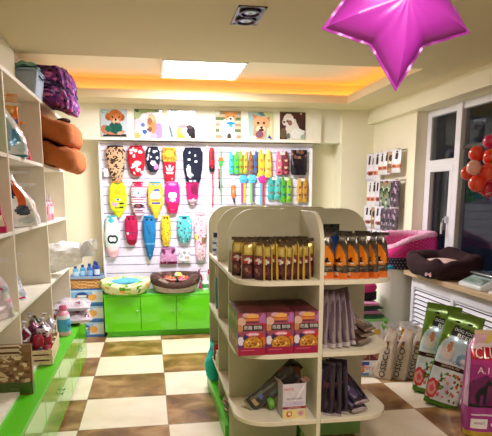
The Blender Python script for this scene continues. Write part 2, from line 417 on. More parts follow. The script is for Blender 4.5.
# ------------------------------------------------------------------ island gondola
t = thing('island_shelf', 'cream double-sided island display with rounded tops and shelves', 'display shelf', (.895, 3.0, 0))
L0, L1 = -.435, .435
def rpanel(x0, x1, z0, z1, r, both=True):
    p = [(x0, z0), (x1, z0)]
    p += [(x1-r+r*math.cos(a), z1-r+r*math.sin(a)) for a in [i*PI/20 for i in range(11)]]
    p += [(x0+r+r*math.cos(a), z1-r+r*math.sin(a)) for a in [PI/2+i*PI/20 for i in range(11)]]
    return p
PAN = '#d4d0b6'
for y in (.38, .93, 1.53):
    mesh('cross_panel', MB().prism(rpanel(L0, L1, .10, 1.47, .16), y-.011, y+.011, PAN, ax=1), 'board', t, bev=.0015)
sp = [(-.07, .10), (1.53, .10), (1.53, 1.46), (.13, 1.46)] + [(.13-.2*math.sin(a), 1.26+.2*math.cos(a)) for a in [i*PI/20 for i in range(1, 11)]]
mesh('spine_panel', MB().prism(sp, .003, .027, '#e6dfc9', ax=0), 'board', t, bev=.0015)
def endboard(z, x0, x1, r):
    lx = x0 < -.1
    if lx: p = [(x1, .368), (x0, .368)] + [(x0+r-r*math.cos(a), -.075+r-r*math.sin(a)) for a in [i*PI/20 for i in range(11)]] + [(x1, -.075)]
    else: p = [(x0, .368), (x0, -.075)] + [(x1-r+r*math.sin(a), -.075+r-r*math.cos(a)) for a in [i*PI/20 for i in range(11)]] + [(x1, .368)]
    return MB().prism(p, z-.026, z, '#ebe2cc')
for z in (.30, .69, 1.095):
    mesh('end_shelf', endboard(z, -.445, .002, .2), 'board', t, bev=.002)
    mesh('end_shelf', endboard(z, .028, .475, .2), 'board', t, bev=.002)
    for (y0, y1) in ((.392, .918), (.942, 1.518)):
        mesh('side_shelf', MB().b2(-.44, .002, y0, y1, z-.026, z, '#ebe2cc'), 'board', t, bev=.002)
        mesh('side_shelf', MB().b2(.028, .44, y0, y1, z-.026, z, '#ebe2cc'), 'board', t, bev=.002)
mesh('plinth', MB().b2(-.46, .45, .395, 1.56, 0, .10, '#5cc01c'), m_green2, t, bev=.003)
mesh('plinth_panel', MB().b2(.028, .435, .36, .392, 0, .27, '#8fc476').b2(-.435, .002, .36, .392, 0, .27, '#d3d8b8'), 'satin', t)

# ------------------------------------------------------------------ slatwall
t = thing('slatwall_panel', 'white grooved display board covering the back wall', 'display board', (0, 6.60, .48))
sl = MB()
for k in range(17):
    z = .004 + k*.0965
    sl.b2(-.505, 1.87, -.045, -.028, z, z+.0885, '#e6e1f4')
sl.b2(-.505, 1.87, -.028, .0, 0, 1.64, '#a29ac6')
mesh('grooved_board', sl, 'satin', t, bev=.0015)
fr = MB().b2(-.53, -.505, -.065, .0, 0, 1.648, '#faf8fb').b2(.645, .675, -.060, -.02, 0, 1.645, '#faf8fb').b2(1.845, 1.885, -.065, 0, 0, 1.60, '#faf8fb').b2(-.53, 1.885, -.05, 0, 1.628, 1.648, '#f0eaf2')
mesh('board_frame', fr, 'satin', t, bev=.006)

# ------------------------------------------------------------------ posters on the pelmet
def poster(x0, x1, z0, z1, f, label):
    w, h = x1-x0, z1-z0
    k = 6.427/6.44; xc = (x0+x1)/2*k; zc = 1.55+((z0+z1)/2-1.55)*k
    m = MB(); n = 44
    m.surf(lambda u, v: ((u-.5)*w, -.006, (v-.5)*h), n, n, f)
    m.b2(-w/2, w/2, -.0055, .006, -h/2, h/2, '#f4f0e6')
    o = mesh('dog_photo', m, 'gloss', smooth=False, loc=(xc, 6.4435, zc))
    return tag(o, label, 'picture', 'dog photographs on the band above the clothes')
poster(-.485, -.204, 2.161, 2.449, paint('#c3d0dc', [('e', .17, .9, .14, .06, '#7fae8a'), ('e', .17, .9, .09, .035, '#c3d0dc'), ('p', [(0,0),(1,0),(1,.13),(0,.18)], '#b9c4cc'), ('p', [(.05,.02),(.95,.02),(.93,.12),(.1,.1)], '#2c2a28'),
    ('e', .16, .28, .16, .16, '#b87c60'), ('e', .5, .2, .38, .12, '#c48468'), ('e', .55, .34, .25, .22, '#155a50'), ('e', .28, .3, .12, .12, '#1d6a5c'), ('e', .32, .72, .14, .14, '#a85a30'), ('e', .78, .72, .12, .13, '#a85a30'),
    ('e', .56, .78, .26, .2, '#c07038'), ('e', .56, .64, .2, .15, '#c88050'), ('e', .57, .57, .13, .1, '#e3c0a4'), ('e', .56, .62, .045, .035, '#201512'), ('e', .44, .72, .04, .03, '#201512'), ('e', .7, .72, .035, .03, '#201512'), ('e', .58, .5, .06, .02, '#6a3028'), ('e', .7, .14, .1, .06, '#d9a88e')]),
    'photograph of a curly brown poodle puppy wearing a green jumper')
poster(-.130, .162, 2.157, 2.457, paint('#e6dfea', [('p', [(0,.6),(0,1),(1,1),(1,.82),(.6,.9),(.3,.85)], '#8aa06a'), ('e', .1, .8, .14, .14, '#a9b88a'), ('e', .8, .75, .2, .14, '#f2f3f4'), ('e', .15, .45, .2, .2, '#e8c8d8'), ('e', .85, .25, .2, .28, '#a58ac8'), ('e', .68, .08, .14, .1, '#c9a8dc'), ('e', .08, .08, .12, .1, '#b9b060'),
    ('e', .33, .3, .16, .2, '#e9ecf4'), ('e', .3, .45, .08, .07, '#5a78b8'), ('e', .36, .22, .09, .08, '#46609c'), ('e', .5, .3, .06, .05, '#3d5a9a'), ('e', .62, .55, .17, .28, '#d9a070'), ('e', .6, .66, .12, .13, '#e9c49a'), ('e', .56, .58, .09, .12, '#a86a48'), ('e', .68, .36, .11, .2, '#c88a5c'), ('e', .56, .3, .07, .1, '#8a5238'), ('e', .1, .94, .08, .05, '#4a5a3a'), ('e', .85, .95, .1, .04, '#4a5a3a')]),
    'photograph of a long-haired tan puppy among purple flowers')
poster(.226, .519, 2.162, 2.455, paint('#f2f4f5', [('p', [(0,1),(0,.92),(.18,.9),(.4,.96),(.42,1)], '#2f4a44'), ('e', .25, .95, .12, .035, '#141a18'), ('p', [(0,.5),(.05,.55),(.28,.05),(.2,0),(.08,0)], '#c9d6e2'), ('p', [(.03,.4),(.08,.45),(.18,.05),(.12,0)], '#5a6a7a'), ('p', [(.18,.4),(.22,.42),(.32,.02),(.28,0)], '#e9eef4'),
    ('e', .5, .2, .2, .22, '#e8c860'), ('e', .62, .3, .14, .14, '#faf7ee'), ('e', .55, .42, .22, .05, '#b88a9a'), ('e', .85, .25, .16, .2, '#2c2432'), ('e', .8, .4, .12, .07, '#4a3a4c'), ('e', .92, .08, .1, .1, '#1e1a24'), ('e', .45, .06, .14, .06, '#d9b040'), ('e', .65, .12, .1, .06, '#f6efe0')]),
    'mostly white photograph of a pale dog with yellow and black corner')
poster(.744, 1.027, 2.170, 2.457, paint(lambda u, v: ['#a89478','#d9ccb4','#6a7a58','#cdbda0'][int(v*9) % 4], [('e', .08, .92, .1, .07, '#e8eadf'), ('e', .5, .4, .26, .36, '#eef2f8'), ('e', .3, .35, .14, .3, '#dfe8f6'), ('e', .36, .12, .09, .14, '#f4f6fa'), ('e', .72, .12, .1, .14, '#f4f6fa'), ('e', .54, .08, .08, .1, '#4a4440'), ('e', .42, .92, .06, .07, '#d98a48'), ('e', .76, .92, .06, .07, '#d98a48'), ('e', .59, .78, .22, .19, '#e8a060'),
    ('e', .6, .7, .14, .1, '#f6e6d0'), ('e', .6, .72, .045, .035, '#2a1a14'), ('e', .5, .8, .03, .03, '#241610'), ('e', .7, .8, .03, .03, '#241610'), ('e', .6, .55, .17, .06, '#2f9ade'), ('e', .6, .46, .08, .05, '#5ab0e6')]),
    'photograph of a white and orange spitz with a blue collar')
poster(1.111, 1.389, 2.165, 2.454, paint('#a9c8c4', [('p', [(.55,1),(1,1),(1,.55),(.7,.8)], '#cfd8a0'), ('p', [(.35,1),(.6,1),(.7,.85),(.5,.88)], '#5a8a94'), ('p', [(.8,.6),(1,.75),(1,0),(.75,0)], '#e6e2b4'), ('p', [(.78,.05),(.95,.02),(1,.0),(.86,.16)], '#20489a'), ('p', [(.16,.96),(.22,.72),(.42,.8)], '#d99060'), ('p', [(.88,.84),(.86,.55),(.66,.78)], '#d99060'),
    ('e', .52, .58, .34, .28, '#e9b488'), ('e', .46, .25, .26, .3, '#dba07a'), ('e', .5, .38, .2, .14, '#f0d2b4'), ('e', .46, .18, .16, .14, '#8a5a70'), ('e', .4, .6, .05, .045, '#2a1614'), ('e', .64, .6, .05, .045, '#2a1614'), ('e', .54, .44, .06, .045, '#3a2020'), ('e', .54, .34, .1, .05, '#5a3040'), ('e', .2, .05, .14, .07, '#f2dcd0')]),
    'close photograph of a sandy puppy face with pointed ears')
poster(1.469, 1.764, 2.171, 2.463, paint('#3a2226', [('e', .1, .6, .3, .5, '#4c2c2e'), ('e', .82, .95, .035, .035, '#d9d2c4'), ('p', [(.3,.0),(.95,.0),(1,.32),(.78,.36),(.6,.75),(.3,.7),(.2,.3)], '#e3ded6'), ('e', .34, .72, .2, .22, '#f0ece6'), ('e', .22, .62, .12, .12, '#e6ded6'), ('e', .4, .6, .09, .1, '#9a6a68'), ('e', .3, .66, .05, .05, '#6a4a4c'), ('e', .17, .62, .04, .035, '#2a1a1a'), ('e', .14, .2, .14, .2, '#6a5a48'), ('e', .7, .2, .25, .2, '#eef0ec'), ('e', .34, .12, .08, .1, '#6a7a6a'), ('e', .92, .08, .1, .1, '#a8b8a4')]),
    'photograph of a fluffy white dog against a dark background')

# ------------------------------------------------------------------ garments on the left board
def shape(w, h, d, p=2.0, dp=None, wp=None, wr=.0, seed=0):
    # closed sack surface: returns front(u,v) and back(u,v); x across, z up, front towards -y, back near y=0
    dp = dp or (lambda v: 1); wp = wp or (lambda v: 1)
    r = random.Random(seed); ph = [r.uniform(0, 6.28) for _ in range(6)]
    def wob(u, v): return wr*(math.sin(7*v+ph[0]+3*u)+math.sin(11*u+ph[1]+5*v)+.6*math.sin(17*v+ph[2]-9*u))
    def prof(X): return max(0.0, 1-abs(X)**p)**(1/p)
    def front(u, v):
        X = 2*u-1
        return (X*w/2*wp(v), -d/2*dp(v)*prof(X)*(1+wob(u, v)*2) - d/2 + wob(u, v)*.25*d*prof(X), h*v)
    def back(u, v):
        X = 2*u-1
        return (X*w/2*wp(v), d/2*dp(v)*prof(X) - d/2, h*v)
    return front, back
def sackmesh(mb, fr, bk, nu, nv, colf, colb=None):
    su = lambda u: .5-.5*math.cos(PI*u)
    mb.surf(lambda u, v: fr(su(u), v), nu, nv, (lambda u, v: colf(su(u), v)) if callable(colf) else colf)
    mb.surf(lambda u, v: bk(su(u), v), nu, nv, colb or ((lambda u, v: colf(su(u), v)) if callable(colf) else colf), flip=True)
    for v, fl in ((0, True), (1, False)):
        a = [mb.pt(fr(su(i/nu), v)) for i in range(nu+1)]; b = [mb.pt(bk(su(i/nu), v)) for i in range(nu+1)]
        for i in range(nu):
            c_ = colf(su((i+.5)/nu), v*.98+.01) if callable(colf) else colf
            q = (a[i], a[i+1], b[i+1], b[i])
            mb.face(q[::-1] if fl else q, c_)
def pw(pts):
    def f(v):
        for (a, x), (b, y) in zip(pts, pts[1:]):
            if v <= b: t = (v-a)/(b-a); t = t*t*(3-2*t); return x+(y-x)*t
        return pts[-1][1]
    return f
KY = 6.515
def garment(kind, x0, x1, z0, z1, col, label, cat='dog coat', wp=None, collar='#222222', inner='#151318', nv=36, extra=None, sleeves=None, fin='fabric', d=.075, sub=None):
    k = KY/6.42; w = (x1-x0)*k; z0 = 1.55+(z0-1.55)*k; z1 = 1.55+(z1-1.55)*k; h = z1-z0; xc = (x0+x1)/2*k
    t = thing(kind, label, cat, (xc, 6.552, z0), group='dog clothes hanging on the white board')
    wp = wp or pw([(0, .45), (.12, .78), (.45, 1), (.8, 1), (1, .72)])
    fr, bk = shape(w, h, d, 2.2, pw([(0, .35), (.2, .9), (.8, 1), (1, .75)]), wp, .05, int(abs(x0)*1000))
    m = MB(); sackmesh(m, fr, bk, 22, nv, col)
    body = mesh('garment_body', m, fin, t)
    if sub: sub(m, fr, body)
    # ribbed collar ring with a dark neck opening
    rw = w*wp(1)*.46; rd = d*.40
    c = MB(); ring = [(rw*math.cos(a), -d/2+rd*math.sin(a), h-.004) for a in [2*PI*i/20 for i in range(21)]]
    c.tube(ring, .0085, collar, 8, cap=False)
    mesh('collar', c, 'fabric', t)
    c = MB(); c.lathe([(1, 0), (1, .006)], 18, inner, c=(0, -d/2, h-.006), sx=rw*.92, sy=rd*.92)
    mesh('neck_opening', c, 'matte', t)
    hk = MB().tube([(0, 0, h+.012), (0, -d*.9, h+.012), (0, -d*1.0, h+.022)], .003, '#cfcfd6', 6)
    mesh('hanging_peg', hk, 'metal', t)
    if sleeves:
        for s in (-1, 1):
            sm = MB().tube([(s*w*.38, -d*.55, h*sleeves[0]), (s*w*.50, -d*.75, h*(sleeves[0]-.08)), (s*w*.53, -d*.8, h*(sleeves[0]-.2))], [.022, .02, .017], sleeves[1], 10)
            mesh('sleeve', sm, 'fabric', t)
    if extra: extra(t, w, h, d, fr)
    return t
TAIL = pw([(0, .35), (.12, .6), (.3, .75), (.6, 1), (.85, 1), (1, .7)])
garment('dog_coat', -.446, -.235, 1.688, 2.066, paint('#c9a583', spots(95, 3, ['#33241c', '#221815', '#5a3a26'], .05, .028)), 'leopard print dog coat hanging top left on the white board', collar='#1c1a2c',
    wp=pw([(0, .5), (.1, .62), (.4, .85), (.8, 1), (1, .8)]), extra=lambda t, w, h, d, fr: mesh('price_tag', MB().box((-w*.5, -d*.6, h*.26), (.045, .003, .085), '#eef0f0'), 'paper', t, label='white paper tag'))
garment('dog_coat', -.213, -.032, 1.753, 2.069, paint('#b8102a', spots(16, 8, ['#f5e6ea', '#ffffff'], .09, .05, (.1, .08, .9, .92)) + [('e', .55, .42, .22, .08, '#f6f0f2')]), 'red dog coat with large white spots, beside the leopard one', collar='#8a0c20', inner='#300810')
garment('dog_coat', -.020, .130, 1.797, 2.061, paint('#131a34', spots(9, 5, ['#f2f2f6'], .08, .05, (.1, .4, .9, .95)) + [('e', .5, .35, .2, .1, '#f4f4f8'), ('e', .75, .2, .2, .12, '#f08ac8')]), 'small navy dog coat with white spots and a pink patch', collar='#0e1428')
garment('dog_coat', .150, .313, 1.669, 2.053, paint('#c8122e', [('r', 0, .62, 1, 1, '#b48a2a')] + spots(40, 4, ['#e2bc48', '#8a6418'], .06, .02, (0, .62, 1, 1)) + [('e', .5, .84, .28, .09, '#f2cf3a'),
    ('p', [(.5, .58), (.4, .44), (.46, .36), (.54, .36), (.6, .44)], '#fbeef0'), ('p', [(.16, .5), (.3, .36), (.42, .35), (.38, .44)], '#fbeef0'), ('p', [(.84, .5), (.7, .36), (.58, .35), (.62, .44)], '#fbeef0'), ('r', .2, .315, .8, .33, '#fbeef0'), ('r', .25, .285, .75, .30, '#fbeef0'), ('r', .0, .335, 1, .342, '#c8122e'), ('e', .7, .14, .1, .03, '#e9b0b8')]),
    'red dog hoodie with white three-leaf emblem and fuzzy yellow hood', wp=pw([(0, .5), (.15, .7), (.5, .85), (.62, .86), (.7, 1.02), (1, .9)]), collar='#d9b040', inner='#7a5a18')
garment('dog_coat', .378, .598, 1.681, 2.056, paint('#10152c', [('r', x-.045, y-.028, x+.045, y+.028, '#e6f0ee') for x, y in ((.32, .86), (.62, .78), (.3, .68), (.64, .6))] + [('p', [(.1, .35), (.2, .5), (.3, .55), (.42, .2), (.3, .12), (.12, .2)], '#e9edf2'), ('r', .38, .2, .5, .26, '#cfd8e6'), ('e', .3, .05, .15, .03, '#c9d0dc'), ('e', .6, .06, .12, .03, '#b9c4d8')]),
    'large black dog coat with white square dots and white bow', wp=pw([(0, .62), (.15, .78), (.5, .95), (.85, 1), (1, .8)]), collar='#0c1022')
garment('dog_jersey', -.430, -.238, 1.313, 1.689, paint('#d6e422', [('e', .5, .95, .28, .02, '#6a8a2a'), ('e', .5, .72, .2, .08, '#e8b820'), ('r', .4, .60, .66, .62, '#5a4a20'), ('e', .52, .5, .16, .035, '#dfe9f2'), ('e', .52, .5, .08, .02, '#3a6ab8'), ('p', [(.1, .34), (.16, .44), (.5, .4), (.48, .33), (.3, .28)], '#efa9c4'), ('p', [(.5, .4), (.85, .42), (.9, .38), (.6, .36)], '#2e3a22'), ('p', [(.4, .28), (.85, .31), (.8, .26), (.5, .24), (.3, .26)], '#2e3a22'), ('e', .5, .16, .4, .02, '#aebc18')]),
    'yellow green dog jersey with pink patch and dark stripes', wp=pw([(0, .18), (.1, .5), (.3, .92), (.6, 1), (.85, .9), (1, .62)]), collar='#c08a28', inner='#3a4a18')
garment('dog_jersey', -.195, -.034, 1.323, 1.689, paint(stripes(['#c996b4', '#efe4ec', '#9a6a94', '#e9d4e2'], 26), [('e', .5, .92, .36, .06, '#c8284e'), ('e', .5, .66, .32, .1, '#f0eef2'), ('e', .52, .68, .14, .03, '#4a9a9a'), ('r', .2, .46, .8, .5, '#c02840'), ('e', .5, .3, .4, .07, '#35203a'), ('e', .45, .3, .16, .05, '#8a4a4a'), ('r', .2, .14, .8, .17, '#2a2238')]),
    'pink and white striped dog jersey with a crimson collar', collar='#b01c40', inner='#5a0c20')
garment('dog_jersey', -.012, .151, 1.299, 1.690, paint('#f0cf3c', [('r', 0, .0, 1, .06, '#e9c030'), ('e', .5, .93, .3, .025, '#3a8ac8'), ('e', .48, .62, .34, .15, '#f4f0e4'), ('e', .5, .5, .3, .04, '#e08a28'), ('r', .25, .38, .8, .45, '#4a44a8'), ('e', .6, .77, .22, .03, '#2a4a9a'), ('e', .42, .66, .03, .02, '#222222'), ('e', .58, .66, .03, .02, '#222222')]),
    'yellow dog jersey with white round patch and purple band', wp=pw([(0, .3), (.1, .42), (.3, .7), (.36, .98), (.8, 1), (1, .75)]), collar='#4a9ad0', inner='#2a3a5a')
garment('dog_jersey', .173, .338, 1.353, 1.691, paint('#e8208c', [('e', .5, .93, .3, .04, '#f28ac0'), ('r', 0, .0, 1, .32, '#c8125c'), ('e', .5, .56, .3, .12, '#fbeef4'), ('e', .5, .42, .22, .05, '#f6e2ea'), ('r', .3, .46, .7, .49, '#e8c23a'), ('e', .5, .12, .3, .03, '#e8407a')]),
    'hot pink dog jersey with a rounded white patch', wp=pw([(0, .5), (.1, .7), (.3, .8), (.36, 1), (.8, 1), (1, .8)]), collar='#f06ab0', inner='#8a0c4a')
garment('dog_jersey', .405, .549, 1.440, 1.681, paint('#c0186c', [('p', [(.35, .9), (.85, .95), (.9, .45), (.4, .5)], '#7a1040'), ('r', 0, 0, 1, .24, '#c8a8b8'), ('e', .55, .26, .12, .04, '#f2e4ec')]),
    'short magenta dog jersey with a greyish hem', wp=pw([(0, .35), (.2, .75), (.5, .9), (1, 1)]), collar='#a81058', inner='#4a0828')
garment('dog_hoodie', -.501, -.318, .875, 1.324, paint('#d9ecec', [('e', .45, .9, .26, .06, '#4ac0d0'), ('r', 0, 0, 1, .26, '#f0c0cc'), ('e', .5, .22, .4, .08, '#f6dce2')]), 'pale mint and pink dog hoodie with interlocked black C emblem', wp=pw([(0, .4), (.1, .7), (.5, .95), (.8, .8), (1, .55)]), collar='#58c4d4', inner='#2a8a9a',
    sub=lambda m, fr, body: mesh('emblem', (lambda q: ([q.surf((lambda sgn: lambda u, v: tuple(Vector(fr(.52+sgn*.11+(.17+.05*(v-.5)*2)*math.cos(sgn*0+PI*(1 if sgn<0 else 0)*0+ (math.radians(48)+u*math.radians(264)) + (0 if sgn<0 else PI)), .44+(.082+.022*(v-.5)*2)*math.sin((math.radians(48)+u*math.radians(264)) + (0 if sgn<0 else PI)))) + Vector((0, -.003-.001*(sgn>0), 0))))(s), 22, 2, '#101c24') for s in (-1, 1)], q)[1])(MB()), 'fabric', body, label='black interlocked C emblem'))
garment('dog_hoodie', -.273, -.132, 1.005, 1.323, paint('#b8124e', [('e', .3, .9, .1, .04, '#4a0820'), ('e', .7, .9, .1, .04, '#4a0820'), ('r', .2, .42, .85, .45, '#3a3a6a'), ('r', 0, 0, 1, .2, '#9a0c38'), ('e', .2, .4, .1, .05, '#e0dadc')]), 'dark raspberry dog hoodie between the mint and blue ones', collar='#b01048', inner='#3a0618')
garment('dog_hoodie', -.080, .063, .834, 1.322, paint('#1c7ab8', [('e', .3, .92, .12, .02, '#0a2a4a'), ('e', .7, .92, .12, .02, '#0a2a4a'), ('r', 0, .36, 1, .39, '#6ab0d8'), ('r', 0, .0, 1, .34, '#1a6aa0'), ('p', [(.1, .9), (.2, .9), (.6, .6), (.5, .58)], '#145c92'), ('e', .5, .1, .2, .03, '#4a9ac8')]), 'long plain blue dog hoodie hanging in the third row', wp=pw([(0, .12), (.15, .5), (.35, .8), (.6, 1), (.85, 1), (1, .8)]), collar='#2a8aca', inner='#0a2a4a')
garment('dog_jersey', .120, .230, .988, 1.321, paint('#edc929', spots(34, 6, ['#5a4a2a', '#3a6a5a', '#8a4a2a'], .045, .016) + [('e', .32, .93, .13, .03, '#4a3a18'), ('e', .7, .93, .13, .03, '#4a3a18')]), 'narrow yellow dog jersey with small dark dots', collar='#e8c430', inner='#6a5418')
garment('dog_jersey', .297, .465, 1.019, 1.319, paint('#5cc4cc', spots(46, 9, ['#4a3a4a', '#e8f2f2', '#7a4a3a', '#2a8a9a'], .045, .03) + [('e', .5, .93, .22, .04, '#2a2a3a')]), 'teal dog jersey scattered with dark and white dots', collar='#48b4c0', inner='#1a3a44')
garment('dog_jersey', .486, .633, .823, 1.341, paint('#e6c4d4', spots(70, 12, ['#a86a5a', '#8a3a5a', '#f6eef2', '#c88a9a'], .055, .016) + [('r', 0, .44, .3, .56, '#e9d470'), ('r', .6, .35, 1, .5, '#9a6a50')]), 'long pale pink dog jersey with brown dots beside the island', wp=pw([(0, .5), (.1, .8), (.4, .75), (.5, .95), (.8, 1), (1, .7)]), collar='#dfb4c8', inner='#8a5a6a')
VST = pw([(0, 1), (.5, .95), (.7, .72), (.85, .9), (1, .8)])
garment('dog_vest', .101, .291, .785, .965, paint('#c98ab8', [('e', .16, .8, .12, .2, '#6a2a5a'), ('e', .84, .8, .12, .2, '#6a2a5a'), ('r', 0, 0, 1, .14, '#7a2048')] + spots(16, 7, ['#dfb0d4'], .05, .03)), 'short mauve dog vest above the brown fur bed', cat='dog vest', wp=VST, collar='#b878a8', inner='#5a2a4a', nv=20, d=.05)
garment('dog_vest', .302, .448, .792, .940, paint('#e9e8ee', [('e', .25, .5, .12, .12, '#a8b8c4'), ('e', .7, .4, .2, .12, '#e09a9a'), ('e', .5, .8, .12, .08, '#3a5a5a')] + spots(12, 17, ['#c4ccd8'], .06, .05)), 'short white dog vest beside the mauve vest', cat='dog vest', wp=VST, collar='#dadce6', inner='#8a8a9a', nv=20, d=.05)

# ------------------------------------------------------------------ leads and toys on the right board
def hang(name, x0, x1, z0, z1, label, cat, group='leads and toys on the right of the board'):
    k = KY/6.42; z0 = 1.55+(z0-1.55)*k; z1 = 1.55+(z1-1.55)*k
    t = thing(name, label, cat, ((x0+x1)/2*k, 6.554, z0), group=group)
    return t, (x1-x0)*k, z1-z0
def peg(t, h, d=.05): mesh('hanging_peg', MB().tube([(0, 0, h), (0, -d, h), (0, -d-.006, h+.012)], .003, '#c9c9d2', 6), 'metal', t)
t, w, h = hang('retractable_lead', .665, .732, 1.418, 2.059, 'red retractable dog lead with a long red cord', 'dog lead')
m = MB(); fr, bk = shape(w, .26, .05, 2.4, pw([(0, .6), (.3, 1), (1, .7)]), pw([(0, .75), (.2, 1), (.8, .95), (1, .7)]))
m.M = Matrix.Translation((0, 0, h-.26)); sackmesh(m, fr, bk, 12, 26, paint('#b81828', [('r', 0, 0, 1, .28, '#1e1a24'), ('e', .5, .2, .2, .04, '#c02034'), ('r', .42, .5, .6, .9, '#3a1018')]))
mesh('handle_case', m, 'plastic', t); mesh('cord', MB().tube([(.006, -.03, h-.25), (.01, -.028, h*.3), (.004, -.025, .004)], .0075, '#c02840', 8), 'fabric', t); peg(t, h+.003)
t, w, h = hang('teaser_stick', .764, .831, 1.462, 2.039, 'thin green teaser stick with orange and red clip', 'cat teaser')
mesh('stick', MB().tube([(0, -.03, 0), (.004, -.03, h)], .008, '#6aa86a', 8), 'plastic', t)
mesh('clip', MB().b2(-.026, .026, -.05, -.01, h-.12, h-.08, '#e8702a').b2(-.018, .022, -.048, -.012, h-.17, h-.12, '#3ab04a').b2(-.03, -.014, -.045, -.015, h-.32, h-.2, '#a82a3a'), 'plastic', t, bev=.004)
mesh('ribbon', MB().b2(-.028, -.012, -.04, -.03, .16, .24, '#22283a').b2(.012, .02, -.04, -.034, .2, h-.18, '#d8e8e0'), 'fabric', t, bev=.002); peg(t, h+.003)
def glove(x0, x1, z0, z1, ca, cb, cc, label):
    t, w, h = hang('plush_toy', x0, x1, z0, z1, label, 'dog toy')
    for s, c in ((-1, ca), (1, cb)):
        fr, bk = shape(w*.56, h*.86, .05, 2.2, pw([(0, .5), (.2, 1), (.8, .9), (1, .5)]), pw([(0, .8), (.12, 1), (.3, .75), (.5, .95), (1, .7)]), .06, int(x0*900))
        m = MB(); m.M = Matrix.Translation((s*w*.25, -.004*(s > 0), h*.02)); sackmesh(m, fr, bk, 12, 20, paint(c, [('e', .5, .72, .2, .05, cc), ('r', .3, .3, .7, .4, cc), ('e', .5, .12, .3, .05, cb if s < 0 else ca)]))
        mesh('plush_body', m, 'fabric', t)
        mesh('ear', MB().ball((s*w*.30, -.028, h*.92), .02, c, 10, 8, sc=(.8, .5, 1.6)), 'fabric', t)
    mesh('header_card', MB().b2(-w*.2, w*.2, -.03, -.027, h*.86, h*.99, '#e9e6da'), 'paper', t); peg(t, h+.003)
glove(.888, 1.001, 1.781, 2.019, '#4abcc4', '#5cc83a', '#1a7a8a', 'teal and lime plush toy pair in the top toy row')
glove(1.001, 1.103, 1.781, 2.021, '#8aa83a', '#c8b24a', '#c03028', 'olive and red plush toy pair beside the teal one')
glove(1.114, 1.217, 1.782, 2.022, '#9a6a3a', '#3a62a0', '#7a2a3a', 'brown and blue plush toy pair in the top toy row')
glove(1.217, 1.377, 1.739, 2.045, '#ecc438', '#e8d068', '#e08a4a', 'large yellow plush toy pair hanging above the pink rattle')
glove(1.423, 1.574, 1.773, 2.026, '#ee7a94', '#7a2a38', '#e8c8a0', 'pink and maroon plush toy pair beside the black pouch')
glove(1.333, 1.484, 1.494, 1.750, '#3aa8a8', '#5ab8b0', '#8a6a4a', 'teal plush toy pair in the lower toy row')
glove(1.484, 1.613, 1.460, 1.751, '#4aa838', '#8ab83a', '#2a5a9a', 'green plush toy pair in the lower toy row')
glove(1.672, 1.802, 1.459, 1.741, '#c8a050', '#b88a3a', '#8a3a2a', 'tan plush toy pair at the lower right end of the board')
t, w, h = hang('black_pouch', 1.597, 1.784, 1.774, 2.050, 'black pouch of brown chews hanging at the board\'s right end', 'pet pouch')
fr, bk = shape(w, h, .07, 3, pw([(0, .7), (.3, 1), (1, .5)]), pw([(0, .85), (.1, 1), (1, 1)]), .05)
m = MB(); sackmesh(m, fr, bk, 16, 20, paint('#1c1822', spots(16, 31, ['#7a5048', '#a07868', '#4a3038'], .09, .06, (0, .62, 1, .95)) + [('e', .4, .2, .06, .03, '#d0c8d0'), ('e', .7, .1, .05, .03, '#8a8492')]))
mesh('pouch_body', m, 'foil', t); peg(t, h+.003)
t, w, h = hang('orange_toy', .909, .966, 1.461, 1.759, 'narrow orange and white hanging toy in the lower row', 'dog toy')
fr, bk = shape(w, h*.62, .04, 2.2, wp=pw([(0, .6), (.3, 1), (1, .7)])); m = MB(); m.M = Matrix.Translation((0, 0, h*.2)); sackmesh(m, fr, bk, 12, 16, paint('#e8743a', [('r', 0, .75, 1, 1, '#e8e6ea'), ('e', .5, .4, .2, .15, '#f0a080')]))
mesh('plush_body', m, 'fabric', t); mesh('tail', MB().tube([(0, -.02, h*.22), (.01, -.02, h*.1), (.014, -.02, 0)], [.012, .014, .01], '#5a3a5a'), 'fabric', t); mesh('header_card', MB().b2(-.02, .02, -.024, -.02, h*.8, h, '#f2f2f4'), 'paper', t); peg(t, h)
def wand(x0, x1, z0, z1, head, s1, s2, label):
    t, w, h = hang('streamer_toy', x0, x1, z0, z1, label, 'cat teaser')
    m = MB()
    for q in range(6): m.ball((.026*math.cos(q*PI/3), -.03, h-.045+.026*math.sin(q*PI/3)), .026, head, 10, 8, sc=(1, .5, 1))
    m.ball((0, -.038, h-.045), .024, head, 12, 8, sc=(1, .6, 1)); mesh('toy_head', m, 'fabric', t)
    mesh('streamer', MB().b2(-.026, -.003, -.03, -.026, 0, h-.06, s1), 'fabric', t); mesh('streamer', MB().b2(.003, .024, -.032, -.028, .01, h-.06, s2), 'fabric', t); peg(t, h)
wand(1.012, 1.091, 1.461, 1.770, '#54b6e6', '#e23a8a', '#e8c43a', 'blue flower-headed teaser with pink and yellow streamers')
wand(1.114, 1.195, 1.461, 1.771, '#5cc0ec', '#7ad04a', '#6a5a9a', 'blue flower-headed teaser with green and violet streamers')
wand(1.229, 1.310, 1.438, 1.772, '#e83a9a', '#4ab8dc', '#e22a4a', 'pink flower-headed teaser with blue and red streamers')

